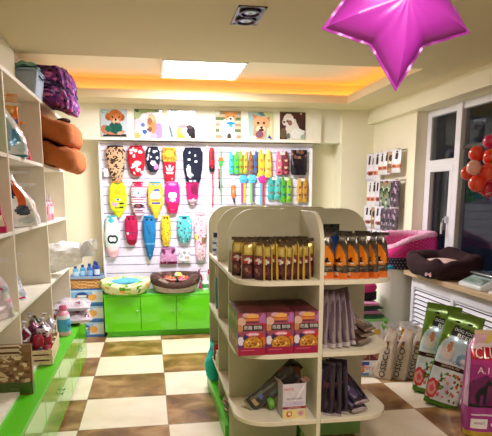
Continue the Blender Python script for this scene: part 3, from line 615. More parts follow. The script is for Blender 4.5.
# ------------------------------------------------------------------ beds and bottle on the green cabinet
def pet_bed(name, label, loc, rx, ry, h, tk, colf, cushion_col, dip=.35, dipa=-PI/2, rotz=0, fin='fabric', ccol=None, group=None, base=None, cz=.55):
    t = thing(name, label, 'pet bed', loc, (0, 0, rotz), group)
    m = MB()
    def hf(a): return h*(1-dip*max(0, math.cos(a-dipa))**2)
    def fn(u, v):
        a = 2*PI*u; b = 2*PI*v; H = hf(a)
        lump = 1+.03*math.sin(9*a)+.02*math.sin(5*a+1)
        ro = 1-tk/rx
        cx, cy_ = (rx-tk)*math.cos(a), (ry-tk)*math.sin(a)
        nx, ny = math.cos(a), math.sin(a)
        cr = math.copysign(abs(math.cos(b))**.7, math.cos(b)); cz_ = math.copysign(abs(math.sin(b))**.8, math.sin(b))
        fl = 1+.12*cz_
        return ((cx+nx*tk*cr*lump)*fl, (cy_+ny*tk*cr*lump)*fl, H/2*(1+cz_))
    m.surf(fn, 56, 20, colf, cu=True, flip=False)
    mesh('bed_wall', m, fin, t)
    c = MB(); c.surf(lambda u, v: ((rx-tk*1.3)*(1-v)*math.cos(2*PI*u), (ry-tk*1.3)*(1-v)*math.sin(2*PI*u), h*cz*(.72+.28*math.sin(PI/2*min(1, v*1.8)))+.004*math.sin(9*u*6.28)), 32, 8, cushion_col, cu=True)
    c.surf(lambda u, v: ((rx-tk*1.3)*(v)*math.cos(2*PI*u), (ry-tk*1.3)*(v)*math.sin(2*PI*u), .006), 32, 2, cushion_col, cu=True)
    mesh('bed_cushion', c, 'fabric', t)
    return t
gcol = paint('#dfe9b4', spots(150, 21, ['#7ab83a', '#a8d048', '#f4f6e6', '#5a9a2a', '#e8b04a'], .018, .045))
gb = pet_bed('pet_bed', 'round green and white patterned pet bed on the green cabinet', (-.283, 6.335, .4805), .268, .20, .165, .062, gcol, '#cfe0b0', dip=.3, cz=.42)
pm = MB()
for (x, y, a, sx) in ((-.08, -.02, .4, .12), (.08, .0, -.3, .11), (.01, .06, .1, .13)):
    pm.ball((x, y, .01), sx, '#5fb4dc', 16, 10, sc=(1, .55, .3))
tag(mesh('blue_cushion', pm, 'fabric', loc=(-.27, 6.33, .595)), 'light blue fluffy cushion lying inside the green patterned bed', 'cushion')
bb_ = pet_bed('pet_bed', 'dark brown fur pet bed filled with coloured toy balls', (.262, 6.335, .4805), .268, .20, .215, .062, paint('#4a322c', spots(60, 14, ['#2e201e', '#8a7468', '#6a4c42'], .03, .06) + [('r', 0, .86, 1, 1, '#b8a8a4')]), '#3a2622', dip=.42, fin='fur', cz=.4)
toys = [(-.06, .0, '#f0823a', 'orange'), (.0, .05, '#3aa84a', 'green'), (.04, -.03, '#e8d04a', 'yellow'), (.09, .03, '#f0a85a', 'pale orange'), (-.03, -.06, '#e8503a', 'red'), (.06, -.075, '#e84a7a', 'pink'), (.12, -.03, '#d84a3a', 'brick red'), (-.10, .05, '#c8503a', 'rust red'), (.02, -.002, '#f2e9b0', 'cream')]
for i, (x, y, c_, nm) in enumerate(toys):
    tb = thing('toy_ball', nm + ' toy ball among the toys in the brown fur bed', 'toy ball', (.265+x, 6.31+y*.9, .60+(.045 if i in (2, 8) else 0)), group='toy balls in the brown fur bed')
    mesh('ball_body', MB().ball((0, 0, .03), .032, c_, 14, 10), 'plastic', tb); mesh('ball_band', MB().tube([(.0325*math.cos(a), .0325*math.sin(a), .03) for a in [2*PI*q/16 for q in range(17)]], .003, '#f6f2ea', 6, cap=False), 'plastic', tb)
t = thing('shampoo_bottle', 'white pump bottle with a green label beside the brown bed', 'bottle', (.60, 6.36, .48))
mesh('bottle_body', MB().lathe([(.034, 0), (.038, .01), (.038, .035, '#4a9a5a'), (.038, .08), (.034, .1), (.014, .135), (.012, .15)], 20, '#f2f2f0'), 'plastic', t)
mesh('pump', MB().lathe([(.015, .15), (.015, .165), (.006, .168), (.006, .19)], 12, '#f4f4f4').b2(-.03, .012, -.007, .007, .188, .2, '#f4f4f4'), 'plastic', t)
def plead(x, z, label):
    t = thing('pet_lead', label, 'dog lead', (x, 6.50, .48))
    mesh('loop', MB().tube([(.0, 0, .06), (.02, 0, .10), (.012, 0, .15), (-.012, 0, .18), (-.01, 0, .22), (.008, 0, .23)], .011, '#b8105c', 10), 'satin', t)
    mesh('foot', MB().tube([(0, 0, .004), (.004, 0, .06)], [.022, .012], '#c81a64', 12), 'satin', t)
plead(.555, 0, 'magenta curled lead standing left of the white pump bottle'); plead(.665, 0, 'magenta curled lead standing right of the white pump bottle')

# ------------------------------------------------------------------ generic pouch
def pouch(name, w, h, d, colf, label, cat, loc, rot=(0,0,0), group=None, p=2.2, dp=None, wp=None, wr=.06, seed=1, nu=20, nv=26, fin='foil', texts=(), seal=None, tilt_group=None):
    t = thing(name, label, cat, loc, rot, group)
    fr, bk = shape(w, h, d, p, dp or pw([(0, .75), (.2, 1), (.8, .6), (1, .06)]), wp or pw([(0, .96), (.5, 1), (1, .98)]), wr, seed)
    # centre the sack on its base
    f2 = lambda u, v: tuple(Vector(fr(u, v)) + Vector((0, d/2, 0))); b2_ = lambda u, v: tuple(Vector(bk(u, v)) + Vector((0, d/2, 0)))
    m = MB(); sackmesh(m, f2, b2_, nu, nv, colf)
    for (s, x, y, size, col, asp, ro) in texts: m.text(s, f2, x, y, size, col, asp, rot=ro, bold=.01)
    body = mesh('pouch_body', m, fin, t)
    if seal:
        s = MB(); s.surf(lambda u, v: ((u-.5)*w*.98, .003*math.sin(u*12), h+.018*v-.002), 14, 1, seal); s.surf(lambda u, v: ((u-.5)*w*.98, .0015+.003*math.sin(u*12), h+.018*v-.002), 14, 1, seal, flip=True)
        mesh('top_seal', s, fin, t)
    return t

# maroon treat pouches on the top left end shelf
treat = paint('#4a1e28', [('r', 0, .62, 1, 1, '#6a5030'), ('r', .12, .66, .88, .93, '#c8a850'), ('e', .5, .8, .26, .1, '#e2cc78'), ('r', .1, .46, .9, .60, '#8a3a44'), ('e', .5, .5, .3, .07, '#e6dcd8'), ('e', .35, .46, .2, .05, '#c0283a'), ('e', .5, .24, .36, .15, '#6a3038'), ('e', .4, .26, .14, .06, '#a87a6a'), ('e', .62, .2, .13, .05, '#8a4a4a'), ('r', .1, .03, .9, .08, '#2a1018'), ('r', 0, 0, .06, 1, '#c8a83a'), ('r', .94, 0, 1, 1, '#c8a83a')])
zt = 1.0955
spots_t = [(.497, 3.20, -.5), (.510, 3.05, -.30), (.568, 3.00, -.5), (.600, 2.985, -1.15), (.640, 2.985, -.62), (.676, 2.985, -1.1), (.714, 2.985, -.75), (.750, 2.985, -1.2), (.786, 2.985, -.65), (.822, 2.985, -1.05), (.855, 2.985, -.35)]
names = ['leftmost', 'second from the left', 'third from the left', 'fourth from the left', 'fifth from the left', 'middle one', 'fifth from the right', 'fourth from the right', 'third from the right', 'second from the right', 'rightmost']
first = None
sx_ = [(.490, 3.20, -.45), (.525, 3.06, -.35), (.580, 3.0, -.9), (.618, 2.995, -.75), (.657, 2.995, -1.0), (.694, 2.995, -.8), (.732, 2.995, -1.0), (.768, 2.995, -.75), (.806, 2.995, -1.0), (.835, 3.01, -.45), (.872, 3.07, -.35)]
for i, (x, y, a) in enumerate(sx_):
    lab = 'maroon treat pouch with yellow top in the front row, %s' % names[i]
    if first is None: first = pouch('treat_pouch', .074, .205, .036, treat, lab, 'treat pouch', (x, y, zt), (0, 0, a), 'maroon treat pouches on the island top shelf', seal='#5a4a38', seed=5, wp=pw([(0, 1), (.5, .95), (.85, .9), (1, .6)]))
    else: dup(first, (x, y, zt), (0, rnd.uniform(-.05, .05), a+rnd.uniform(-.2, .2)), lab).scale = (1, 1, rnd.uniform(.93, 1.06))
for i in range(10):   # the rows standing behind them
    x = .525+.038*i; lab = 'maroon treat pouch in the back row on the island, %s from left' % ORD[i]
    dup(first, (x, 3.17+.01*(i % 2), zt), (0, 0, -.9-.15*(i % 3)), lab, 'maroon treat pouches in the back row')

# orange and dark pouches on the top right end shelf
orng = paint('#64564a', [('r', 0, .0, 1, .16, '#e8762a'), ('r', .0, .16, 1, .34, '#54463f'), ('p', [(.05, .3), (.02, .66), (.3, .80), (.6, .76), (.9, .56), (.98, .34), (.55, .3)], '#ee8a1c'), ('p', [(.0, .8), (.0, 1), (1, 1), (1, .62), (.6, .8)], '#4a4038'), ('e', .42, .42, .24, .035, '#2a1c14'), ('e', .5, .47, .12, .03, '#2a1c14'), ('e', .6, .37, .1, .02, '#f4f0e6'), ('e', .3, .12, .2, .05, '#f4e0c0'), ('e', .5, .24, .3, .03, '#8a8078'), ('r', 0, .9, 1, 1, '#7a7068'), ('r', .2, .92, .8, .97, '#c8c0b0')])
cols_o = [(.955, 3.00, -.15, .235, 0), (1.03, 2.98, -1.0, .245, .04), (1.095, 2.975, -.8, .23, 0), (1.155, 2.98, -.9, .235, 0), (1.215, 2.985, -1.25, .24, 0), (1.27, 3.01, -.6, .245, 0)]
nm = ['leftmost', 'second from the left', 'third from the left', 'third from the right', 'second from the right', 'rightmost']
fo = None
for i, (x, y, a, hh, b_) in enumerate(cols_o):
    lab = 'orange and grey-brown pet treat pouch on the right end shelf, %s' % nm[i]
    if fo is None: fo = pouch('snack_pouch', .092, .235, .045, orng, lab, 'treat pouch', (x, y, zt), (0, 0, a), 'orange treat pouches on the right end shelf', seal='#4a423c', seed=9, wp=pw([(0, 1), (.5, .98), (.75, .85), (1, .4)]), wr=.1, texts=[('DOG', .45, .79, .05, '#3a2a1c', 2.2, 0)])
    else: dup(fo, (x, y, zt), (0, b_, a), lab)
for i, (x, y, a) in enumerate([(.99, 3.14, -.5), (1.11, 3.15, -.7), (1.21, 3.14, -.6)]):
    dup(fo, (x, y, zt), (0, 0, a), 'orange treat pouch in the second row of the right end shelf, %s from left' % ORD[i], 'orange treat pouches in the second row')
pouch('blue_pouch', .10, .27, .03, paint('#1f4f9a', [('r', 0, .9, 1, 1, '#23282a'), ('e', .5, .5, .3, .1, '#2a66b8')]), 'blue pouch with a black top behind the orange treat pouches', 'treat pouch', (1.06, 3.25, zt), (0, 0, 0), seed=3, seal='#1c2426')

# maroon dog food boxes
def box_front(u, v):
    return None
bfp = paint('#8c1038', [('r', 0, .16, 1, 1, '#9a4a5a'), ('p', [(0, .16), (0, .55), (.3, .3), (.35, .16)], '#5a2a7a'), ('e', .1, .35, .12, .1, '#e6dced'), ('e', .28, .42, .1, .08, '#3a2466'), ('e', .9, .34, .14, .1, '#d9702a'), ('e', .8, .46, .1, .06, '#c8282a'),
    ('e', .12, .8, .16, .1, '#d9b0a0'), ('e', .08, .65, .12, .08, '#c88a5a'), ('e', .9, .86, .14, .12, '#b06ab0'), ('e', .88, .68, .14, .08, '#b8284a'), ('e', .72, .95, .12, .05, '#8a3a6a'), ('e', .3, .95, .14, .05, '#c8a0c0'),
    ('r', .28, .82, .76, .93, '#d9823a'), ('e', .52, .93, .24, .05, '#e8b060'), ('r', .3, .86, .74, .88, '#a83a1a'), ('r', .3, .76, .72, .80, '#6a2438'), ('r', .18, .59, .9, .71, '#1c1418'), ('e', .54, .5, .24, .05, '#e27aa0'), ('r', .38, .485, .72, .515, '#f0d8e0'),
    ('e', .54, .26, .37, .20, '#1a1010'), ('e', .54, .26, .345, .185, '#c8862a')] + [s for s in spots(42, 8, ['#8a4a18', '#e8b84a', '#b86a20', '#6a2c10', '#f0cc6a'], .035, .022, (.28, .2, .8, .38))] + [('r', 0, .0, 1, .175, '#a01040'), ('r', .1, .11, .6, .125, '#d06a8a'), ('r', .1, .08, .5, .09, '#d06a8a')])
side_p = paint('#7a2434', [('e', .5, .8, .4, .1, '#9a6a5a'), ('e', .4, .45, .3, .1, '#5a2a5a'), ('r', .2, .5, .8, .62, '#2a1418'), ('r', 0, 0, 1, .15, '#8c1038'), ('e', .5, .28, .3, .09, '#a87030')])
top_p = paint('#6a2230', [('r', .05, .44, .95, .54, '#4a161f'), ('e', .3, .5, .22, .2, '#a86a66'), ('e', .75, .3, .15, .12, '#8a5a4a'), ('e', .7, .75, .2, .12, '#9a5a80'), ('r', .3, .1, .7, .2, '#c8905a')])
def food_box(label, loc):
    t = thing('dog_food_box', label, 'dog food box', loc, (0, 0, .0), 'maroon dog food boxes on the island middle shelf')
    w, d, h = .152, .118, .236
    m = MB(); F = lambda u, v: ((u-.5)*w, -d/2, v*h)
    m.surf(F, 44, 60, bfp)
    m.surf(lambda u, v: ((.5-u)*w, d/2, v*h), 2, 2, '#8c1038')
    m.surf(lambda u, v: (-w/2, (.5-u)*d, v*h), 20, 30, side_p); m.surf(lambda u, v: (w/2, (u-.5)*d, v*h), 20, 30, side_p)
    m.surf(lambda u, v: ((u-.5)*w, (v-.5)*d, h), 20, 20, top_p); m.surf(lambda u, v: ((u-.5)*w, (.5-v)*d, 0), 1, 1, '#8c1038')
    m.text('奇趣 鲜粮', lambda x, z: (x, -d/2, z), .006, h*.65, .024, '#efe6e6', 1.0, off=.0008)
    mesh('carton', m, 'satin', t, smooth=False)
    f = MB().box((-.037, 0, h+.0008), (.070, d*.98, .0015), '#5a1a26').box((.037, 0, h+.0008), (.070, d*.98, .0015), '#6a222e'); mesh('top_flap', f, 'satin', t, smooth=False)
    return t
rowd = ['front', 'second', 'back']; cold = ['left', 'middle', 'right']
fb = None
for r_ in range(3):
    for c_ in range(3):
        loc = (.526+.156*c_, 2.992+.121*r_, .6905); lab = 'maroon dog food box on the island, %s one of the %s row' % (cold[c_], rowd[r_])
        if fb is None: fb = food_box(lab, loc)
        else: dup(fb, loc, label=lab)

# silvery purple pouches leaning on the middle right end shelf
slv = paint('#a8949c', [('p', [(.1, .1), (.3, .9), (.5, .95), (.4, .3)], '#b8a8b4'), ('p', [(.6, 0), (.8, .8), (1, .9), (.9, .1)], '#7e6a78'), ('r', 0, 0, 1, .06, '#d8ccd2'), ('e', .5, .22, .26, .06, '#4a5a9a'), ('e', .5, .22, .12, .03, '#c8d0e4'), ('r', .3, .38, .7, .5, '#a8949e'), ('e', .4, .7, .2, .05, '#c8bcc4')])
fs_ = None
zm = .6915
for i, (x, y, a, ln, hh) in enumerate([(.945, 3.05, -1.2, .0, .33), (.985, 3.03, -1.1, -.06, .31), (1.025, 3.03, -1.15, -.12, .30), (1.07, 3.03, -1.05, -.18, .29), (1.115, 3.05, -1.1, -.24, .28), (1.15, 3.09, -1.0, -.32, .27)]):
    lab = 'silvery mauve pouch leaning on the middle right end shelf, %s from the left' % ORD[i]
    if fs_ is None: fs_ = pouch('foil_pouch', .13, .31, .03, slv, lab, 'foil pouch', (x, y, zm), (0, ln, a), 'silvery pouches on the middle right end shelf', seal='#9a8892', seed=12, wr=.12)
    else: dup(fs_, (x, y, zm+.004), (0, ln, a), lab)
brn = paint('#5a443c', [('r', .1, .2, .9, .75, '#6a5248'), ('p', [(0, .55), (1, .7), (1, 1), (0, 1)], '#7c1f38'), ('e', .5, .4, .3, .12, '#8a6a58'), ('r', 0, 0, 1, .05, '#a08a78')])
fbp = None
for i, (x, y, z, rx, ry, a) in enumerate([(1.20, 3.0, zm+.035, -1.30, 0, .55), (1.225, 3.02, zm+.062, -1.25, 0, .45), (1.245, 3.04, zm+.090, -1.20, 0, .6)]):
    lab = 'brown and crimson pouch lying in the leaning pile on the middle shelf, %s' % ['lowest', 'middle', 'uppermost'][i]
    if fbp is None: fbp = pouch('brown_pouch', .12, .22, .022, brn, lab, 'foil pouch', (x, y, z), (rx, ry, a), 'brown pouches lying on the middle shelf', seal='#7a6458', seed=15)
    else: dup(fbp, (x, y, z), (rx, ry, a), lab)

# bottom left: open white carton and dark pouches
zb = .3005
t = thing('open_carton', 'open white and yellow carton with brown raised flap', 'carton', (.775, 3.02, zb), (0, 0, .03))
w, d, h = .138, .11, .205
m = MB(); m.surf(lambda u, v: ((u-.5)*w, -d/2, v*h), 30, 44, paint('#d9d0dc', [('r', 0, 0, 1, .26, '#e8d48a'), ('r', 0, .27, 1, .345, '#9a2030'), ('e', .28, .13, .13, .085, '#c84a30'), ('e', .3, .13, .08, .05, '#f0e0c0'), ('e', .78, .13, .15, .09, '#c8bcc0'), ('e', .78, .13, .1, .06, '#d98a8a'), ('p', [(.5, .5), (.9, .95), (.94, .93), (.56, .5)], '#f4eef2'), ('r', .1, .355, .9, .48, '#cdbfe0')]))
m.text('ves\'s', lambda x, z: (x, -d/2, z), -.035, h*.86, .03, '#e0502a', 1.0); m.text('NUTRITION', lambda x, z: (x, -d/2, z), 0, h*.56, .017, '#4a3a6a', 1.0); m.text('SUPPLEMENT', lambda x, z: (x, -d/2, z), 0, h*.308, .012, '#f0d0c0', 1.1); m.text('5 g', lambda x, z: (x, -d/2, z), 0, h*.44, .014, '#4a3a6a', 1.0)
m.b2(-w/2, w/2, d/2-.003, d/2, 0, h, '#a8826a').b2(-w/2, -w/2+.003, -d/2, d/2, 0, h, '#c8bccc').b2(w/2-.003, w/2, -d/2, d/2, 0, h, '#b8a8b8').b2(-w/2, w/2, -d/2+.001, d/2, 0, .003, '#a8826a')
mesh('carton_body', m, 'paper', t, smooth=False)
mesh('raised_flap', MB().prism([(-w/2, h), (w/2, h), (w/2-.004, h+.05), (w/2-.02, h+.068), (-w/2+.02, h+.068), (-w/2+.004, h+.05)], d/2-.003, d/2, '#6a4434', ax=1), 'paper', t, smooth=False)
for s in (-1, 1): mesh('side_flap', MB().box((s*(w/2+.008), 0, h+.004), (.003, d*.9, .04), '#9a7460', rot=(0, s*1.0, 0)), 'paper', t, smooth=False)
dk = paint('#3a3634', [('p', [(.1, .1), (.3, .9), (.4, .9), (.3, .1)], '#6a6660'), ('e', .5, .15, .25, .05, '#b8a070'), ('e', .7, .55, .12, .12, '#4a5a52'), ('r', 0, 0, 1, .05, '#8a8478'), ('e', .4, .3, .15, .05, '#5a6ab0')])
fd = pouch('dark_pouch', .10, .34, .035, dk, 'long dark treat pouch leaning left behind the open carton', 'foil pouch', (.545, 3.14, zb+.02), (.15, .86, -.15), seed=22, seal='#4a4642', wr=.12)
dup(fd, (.60, 3.19, zb+.02), (.12, .74, -.1), 'long dark treat pouch behind the first leaning one, nearer the carton')
gt = pouch('green_sachet', .05, .07, .02, paint('#5aa83a', [('e', .5, .5, .3, .3, '#a8d87a')]), 'small green sachet beside the open carton', 'sachet', (.683, 3.10, zb+.02), (0, -.3, .4), seed=2)
# bottom right: dark purple pouches
dkp = paint('#3c3040', [('p', [(.1, .1), (.2, .9), (.35, .9), (.3, .1)], '#8a84a8'), ('p', [(.6, 0), (.7, .8), (.8, .9), (.85, .1)], '#241a28'), ('e', .3, .25, .15, .1, '#5a4a78'), ('r', 0, 0, 1, .04, '#b8a8b0'), ('e', .6, .6, .2, .06, '#6a3a4a')])
fk = None
for i, (x, y, z, rx, ry, a) in enumerate([(.965, 3.0, zb+.004, 0, .03, -.9), (1.015, 2.985, zb+.004, 0, -.03, -1.0), (1.055, 3.0, zb+.004, -.05, -.08, -.8)]):
    lab = 'dark glossy pouch standing on the bottom right end shelf, %s' % ['leftmost', 'middle of three', 'rightmost of three'][i]
    if fk is None: fk = pouch('glossy_pouch', .12, .30, .035, dkp, lab, 'foil pouch', (x, y, z), (rx, ry, a), 'dark pouches on the bottom right end shelf', seal='#5a5060', seed=32, wr=.14)
    else: dup(fk, (x, y, z), (rx, ry, a), lab)
for i, (x, y, z, rx, ry, a) in enumerate([(1.17, 2.96, zb+.022, -1.1, 0, .35), (1.19, 2.98, zb+.06, -1.0, 0, .42)]):
    dup(fk, (x, y, z), (rx, ry, a), ['dark glossy pouch lying flat at the front of the bottom right shelf', 'dark glossy pouch slumped on top of the flat one, bottom right shelf'][i], 'slumped dark pouches')

# island left side: bottles and small stock
def vit(x, y, label):
    t = thing('supplement_bottle', label, 'bottle', (x, y, zt), group='white supplement bottles with navy caps')
    mesh('bottle_body', MB().lathe([(.036, 0), (.04, .005), (.04, .03, '#3a5a9a'), (.04, .05), (.04, .085, '#3a5a9a'), (.04, .10), (.038, .12), (.028, .13), (.028, .135)], 20, '#d8dcee'), 'plastic', t)
    mesh('bottle_cap', MB().lathe([(.031, .135), (.033, .14), (.033, .165), (.029, .17)], 20, '#1a2450'), 'plastic', t)
vit(.51, 4.36, 'white bottle with navy cap, farthest back on the island\'s left side'); vit(.515, 4.12, 'white bottle with navy cap, middle one on the island\'s left side'); vit(.52, 4.00, 'white bottle with navy cap, nearest one on the island\'s left side')
t = thing('comb_pack', 'narrow teal blister pack on the second shelf of the island\'s left side', 'comb', (.49, 4.28, .6905))
mesh('comb_spine', MB().b2(-.008, .008, -.03, .03, 0, .26, '#3a8aa0'), 'plastic', t, bev=.003); mesh('comb_card', MB().b2(-.004, .004, -.045, .045, .24, .34, '#c8b8a0'), 'paper', t)
t = thing('red_tin', 'small red tin on the third shelf of the island\'s left side', 'tin', (.50, 4.22, .3005)); mesh('tin_body', MB().lathe([(.045, 0), (.047, .004), (.045, .01), (.045, .12), (.047, .125)], 20, '#8a2430'), 'metal', t); mesh('tin_lid', MB().lathe([(.046, .125), (.046, .13), (.02, .131)], 20, '#b89a6a'), 'metal', t)
t = thing('white_jar', 'white jar beside the red tin on the island\'s left side', 'jar', (.495, 4.06, .3005)); mesh('jar_body', MB().lathe([(.04, 0), (.042, .01), (.042, .08), (.034, .09)], 18, '#e6e4de'), 'plastic', t); mesh('jar_lid', MB().lathe([(.038, .09), (.038, .11)], 18, '#d8d4cc'), 'plastic', t)
pouch('turquoise_bag', .26, .27, .15, paint('#1cc0c0', [('e', .5, .4, .3, .2, '#2ad0ce'), ('r', .2, .85, .8, .93, '#0f9a9c')]), 'turquoise bag sticking out of the far end of the island base', 'bag', (.475, 4.40, .1005), (0, 0, -PI/2), dp=pw([(0, .7), (.3, 1), (1, .3)]), wp=pw([(0, .9), (.4, 1), (1, .7)]), fin='fabric', seal='#12a8aa')
mixc = paint('#8a5a5a', spots(60, 41, ['#c8a0a8', '#6a2a3a', '#e0d8dc', '#a87a4a', '#3a3a5a'], .07, .05))
pouch('toy_bag', .22, .21, .12, mixc, 'clear bag of assorted pink treats at the island base, left side', 'bag', (.515, 3.62, .1005), (0, 0, -PI/2), dp=pw([(0, .7), (.3, 1), (1, .2)]), wp=pw([(0, .9), (.4, 1), (1, .6)]), seal='#c8b8c0', wr=.15)
for i, (y, z, c_) in enumerate([(3.7, .6905, '#b8a890'), (3.58, .6905, '#8a5a3a'), (4.3, .6905+.0, '#5a7a4a')][:2]):
    pouch('side_pouch', .10, .22, .04, paint(c_, [('e', .5, .5, .3, .12, '#e8e0d0')]), ['beige pouch facing left on the island\'s second side shelf', 'brown pouch facing left on the island\'s second side shelf'][i], 'treat pouch', (.52, y, z), (0, 0, -PI/2), seed=i+50, seal='#8a8070')

# ------------------------------------------------------------------ stock on and below the left shelf (shelf board tops)
ZA, ZB, ZC, ZG = 1.7725, 1.3525, .8975, .4405
def bagpack(name, w, h, d, colf, label, loc, a=PI/2, lean=0, seed=1, seal='#e8e4e0', cat='pet food bag', fin='foil', texts=(), wp=None, dp=None, wr=.1, group=None):
    return pouch(name, w, h, d, colf, label, cat, loc, (lean, 0, a), group, p=2.6, dp=dp or pw([(0, .85), (.2, 1), (.75, .75), (1, .06)]), wp=wp or pw([(0, .95), (.5, 1), (.9, .95), (1, .8)]), wr=wr, seed=seed, fin=fin, seal=seal, texts=texts, nu=36, nv=48)
# bay between the first and second visible uprights, top shelf
bagpack('food_bag', .34, .31, .15, paint('#e6ecf2', [('p', [(0, 0), (0, .7), (.25, .9), (.3, 0)], '#7ac08a'), ('e', .6, .35, .2, .16, '#5aa0cc'), ('p', [(.35, .1), (.6, .95), (.7, .9), (.6, .1)], '#a8c8e0'), ('e', .8, .18, .12, .1, '#c8dce8'), ('r', 0, 0, 1, .04, '#3a8a9a')]),
    'white, green and blue bag on the upper left shelf', (-.86, 3.66, ZA), a=.75, lean=-.08, seed=61, wp=pw([(0, 1), (.4, .9), (1, .35)]))
t_ = bagpack('tall_snack_bag', .11, .39, .04, paint('#e8762e', [('e', .5, .8, .3, .08, '#f4b060'), ('r', .1, .55, .9, .65, '#3a52a8'), ('e', .5, .42, .3, .08, '#c82a2e'), ('r', 0, 0, 1, .3, '#e9d4c8'), ('r', 0, .92, 1, 1, '#f0c090')]),
    'tall orange snack bag standing behind the white and blue bag', (-.86, 3.95, ZA), a=.5, lean=.02, seed=62, seal='#e8a060')
bagpack('pink_snack_bag', .20, .26, .07, paint('#e0426a', [('r', 0, .8, 1, 1, '#f0904a'), ('e', .5, .55, .3, .15, '#f6dfe6'), ('e', .5, .25, .35, .12, '#b81a44')] + spots(24, 63, ['#f6e6ec', '#c82850'], .06, .03, (0, 0, 1, .5))),
    'pink and orange snack bag nearest the second upright', (-.87, 4.18, ZA), a=.8, lean=-.12, seed=64, seal='#f0a060', wp=pw([(0, 1), (.5, .8), (1, .4)]))
# second shelf
bagpack('striped_bag', .42, .33, .17, paint('#f4f2f4', [('p', [(.15, .5), (.28, .98), (.4, .96), (.27, .48)], '#e8642a'), ('p', [(.5, .55), (.56, .98), (.66, .96), (.6, .5)], '#2a2a5a'), ('p', [(.62, .4), (.66, .9), (.78, .85), (.78, .4)], '#e8642a'), ('e', .3, .26, .2, .1, '#d87a90'), ('e', .7, .3, .14, .1, '#4a5468'), ('e', .75, .12, .16, .06, '#c8d0dc'), ('r', .08, .1, .4, .16, '#e8aab8')]),
    'white bag with orange and navy slanted stripes on the second shelf', (-.875, 3.73, ZB), a=.75, lean=-.06, seed=65, wp=pw([(0, 1), (.4, .85), (1, .35)]))
bagpack('grey_paw_bag', .34, .26, .13, paint('#eceaf0', [('e', .5, .45, .2, .16, '#5a6070'), ('e', .5, .45, .12, .1, '#b8bcc8'), ('p', [(.7, .5), (.8, .9), (.88, .85), (.85, .4)], '#e06a3a'), ('r', .1, .08, .6, .18, '#c85a78')]),
    'white bag with a round grey picture beside the striped bag', (-.89, 4.13, ZB), a=.8, lean=-.05, seed=66, wp=pw([(0, 1), (.5, .8), (1, .3)]))
# third shelf
bagpack('plain_white_bag', .34, .27, .14, paint('#e6e8f2', spots(14, 67, ['#c8cde0', '#f8f8fc', '#b0b8d0'], .12, .08) + [('r', .5, .03, .9, .07, '#c81e50')]), 'slumped pale white bag alone on the third shelf', (-.93, 3.68, ZC), a=.7, lean=-.05, seed=68, wp=pw([(0, 1), (.4, .8), (1, .2)]))
# bay cut by the left edge of the photo
bagpack('green_bag', .26, .30, .12, paint('#5ab05a', [('e', .5, .5, .3, .2, '#e6ecda'), ('e', .5, .2, .3, .1, '#3a7a9a')]), 'green bag at the photo\'s left edge on the top shelf', (-.87, 3.18, ZA), a=.8, seed=69)
bagpack('crimson_bag', .30, .31, .13, paint('#c81e5a', [('e', .5, .35, .35, .2, '#e8a04a'), ('r', .1, .1, .9, .3, '#e9dcc8'), ('p', [(.3, .6), (.6, .95), (.7, .9), (.5, .6)], '#f0d8e0')]), 'crimson and orange bag at the left edge on the second shelf', (-.87, 3.14, ZB), a=.8, lean=-.05, seed=70, seal='#d84a7a', wp=pw([(0, 1), (.5, .8), (1, .35)]))
bagpack('clear_pink_bag', .30, .30, .13, paint('#d8ccd8', spots(24, 71, ['#e87aa0', '#a8b4c8', '#f4f0f4', '#c83a6a'], .1, .06)), 'clear pink and white bag at the left edge on the third shelf', (-.86, 3.12, ZC), a=.8, lean=-.05, seed=72, wp=pw([(0, 1), (.5, .85), (1, .3)]))
# third bay: spray bottles, plastic roll
def spray(x, y, label, c1, c2):
    t = thing('spray_bottle', label, 'bottle', (x, y, ZB), group='pink bottles in the far bay')
    mesh('bottle_body', MB().lathe([(.03, 0), (.034, .006), (.034, .05, c2), (.034, .11), (.03, .135), (.014, .15)], 18, c1), 'plastic', t)
    mesh('bottle_cap', MB().lathe([(.016, .15), (.018, .155), (.018, .20), (.014, .205)], 14, '#f4ecf0'), 'plastic', t)
spray(-.80, 4.60, 'pink bottle nearest the second upright in the far bay', '#ef9ab0', '#e85a84'); spray(-.80, 4.72, 'pink bottle in the middle of three in the far bay', '#f2b4c4', '#f4dce4'); spray(-.80, 4.84, 'pink bottle farthest back of three in the far bay', '#e98aa8', '#f6e4ea')
m_plas = clear_plastic('cloudy_plastic', '#fafafc', .88)
t = thing('plastic_roll', 'bundled roll of cloudy white plastic bags bulging from the far bay', 'plastic bags', (-.86, 4.85, ZC))
m = MB()
def roll(u, v):
    a = 2*PI*u; r_ = .115*(1+.09*math.sin(5*a+9*v)+.05*math.sin(11*a-14*v))*(.35+.65*math.sin(PI*min(1, max(0, v*.96+.02)))**.35)
    return (-.12+.42*v+.02*math.sin(6*v), .13*math.cos(a)*(r_/.115), .125+r_*math.sin(a)+.05*v)
m.surf(roll, 28, 20, '#f4f4f6', cu=True); mesh('plastic_bundle', m, m_plas, t)
m = MB(); m.surf(lambda u, v: (.28+.12*v+.02*math.sin(9*u), -.08+.2*u+.03*math.sin(5*v), .20+.07*math.sin(7*u+3*v)+.03*v), 12, 6, '#f4f4f6'); mesh('loose_end', m, m_plas, t)
m = MB()
for k in range(3): m.surf(lambda u, v, k=k: (-.10+.10*k+.05*math.cos(2*PI*u)*0+.012*v, .10*math.cos(2*PI*u)*1.08, .128+.012*k+.10*math.sin(2*PI*u)*1.08), 24, 1, '#e4e6ea', cu=True)
mesh('inner_layers', m, m_plas, t)
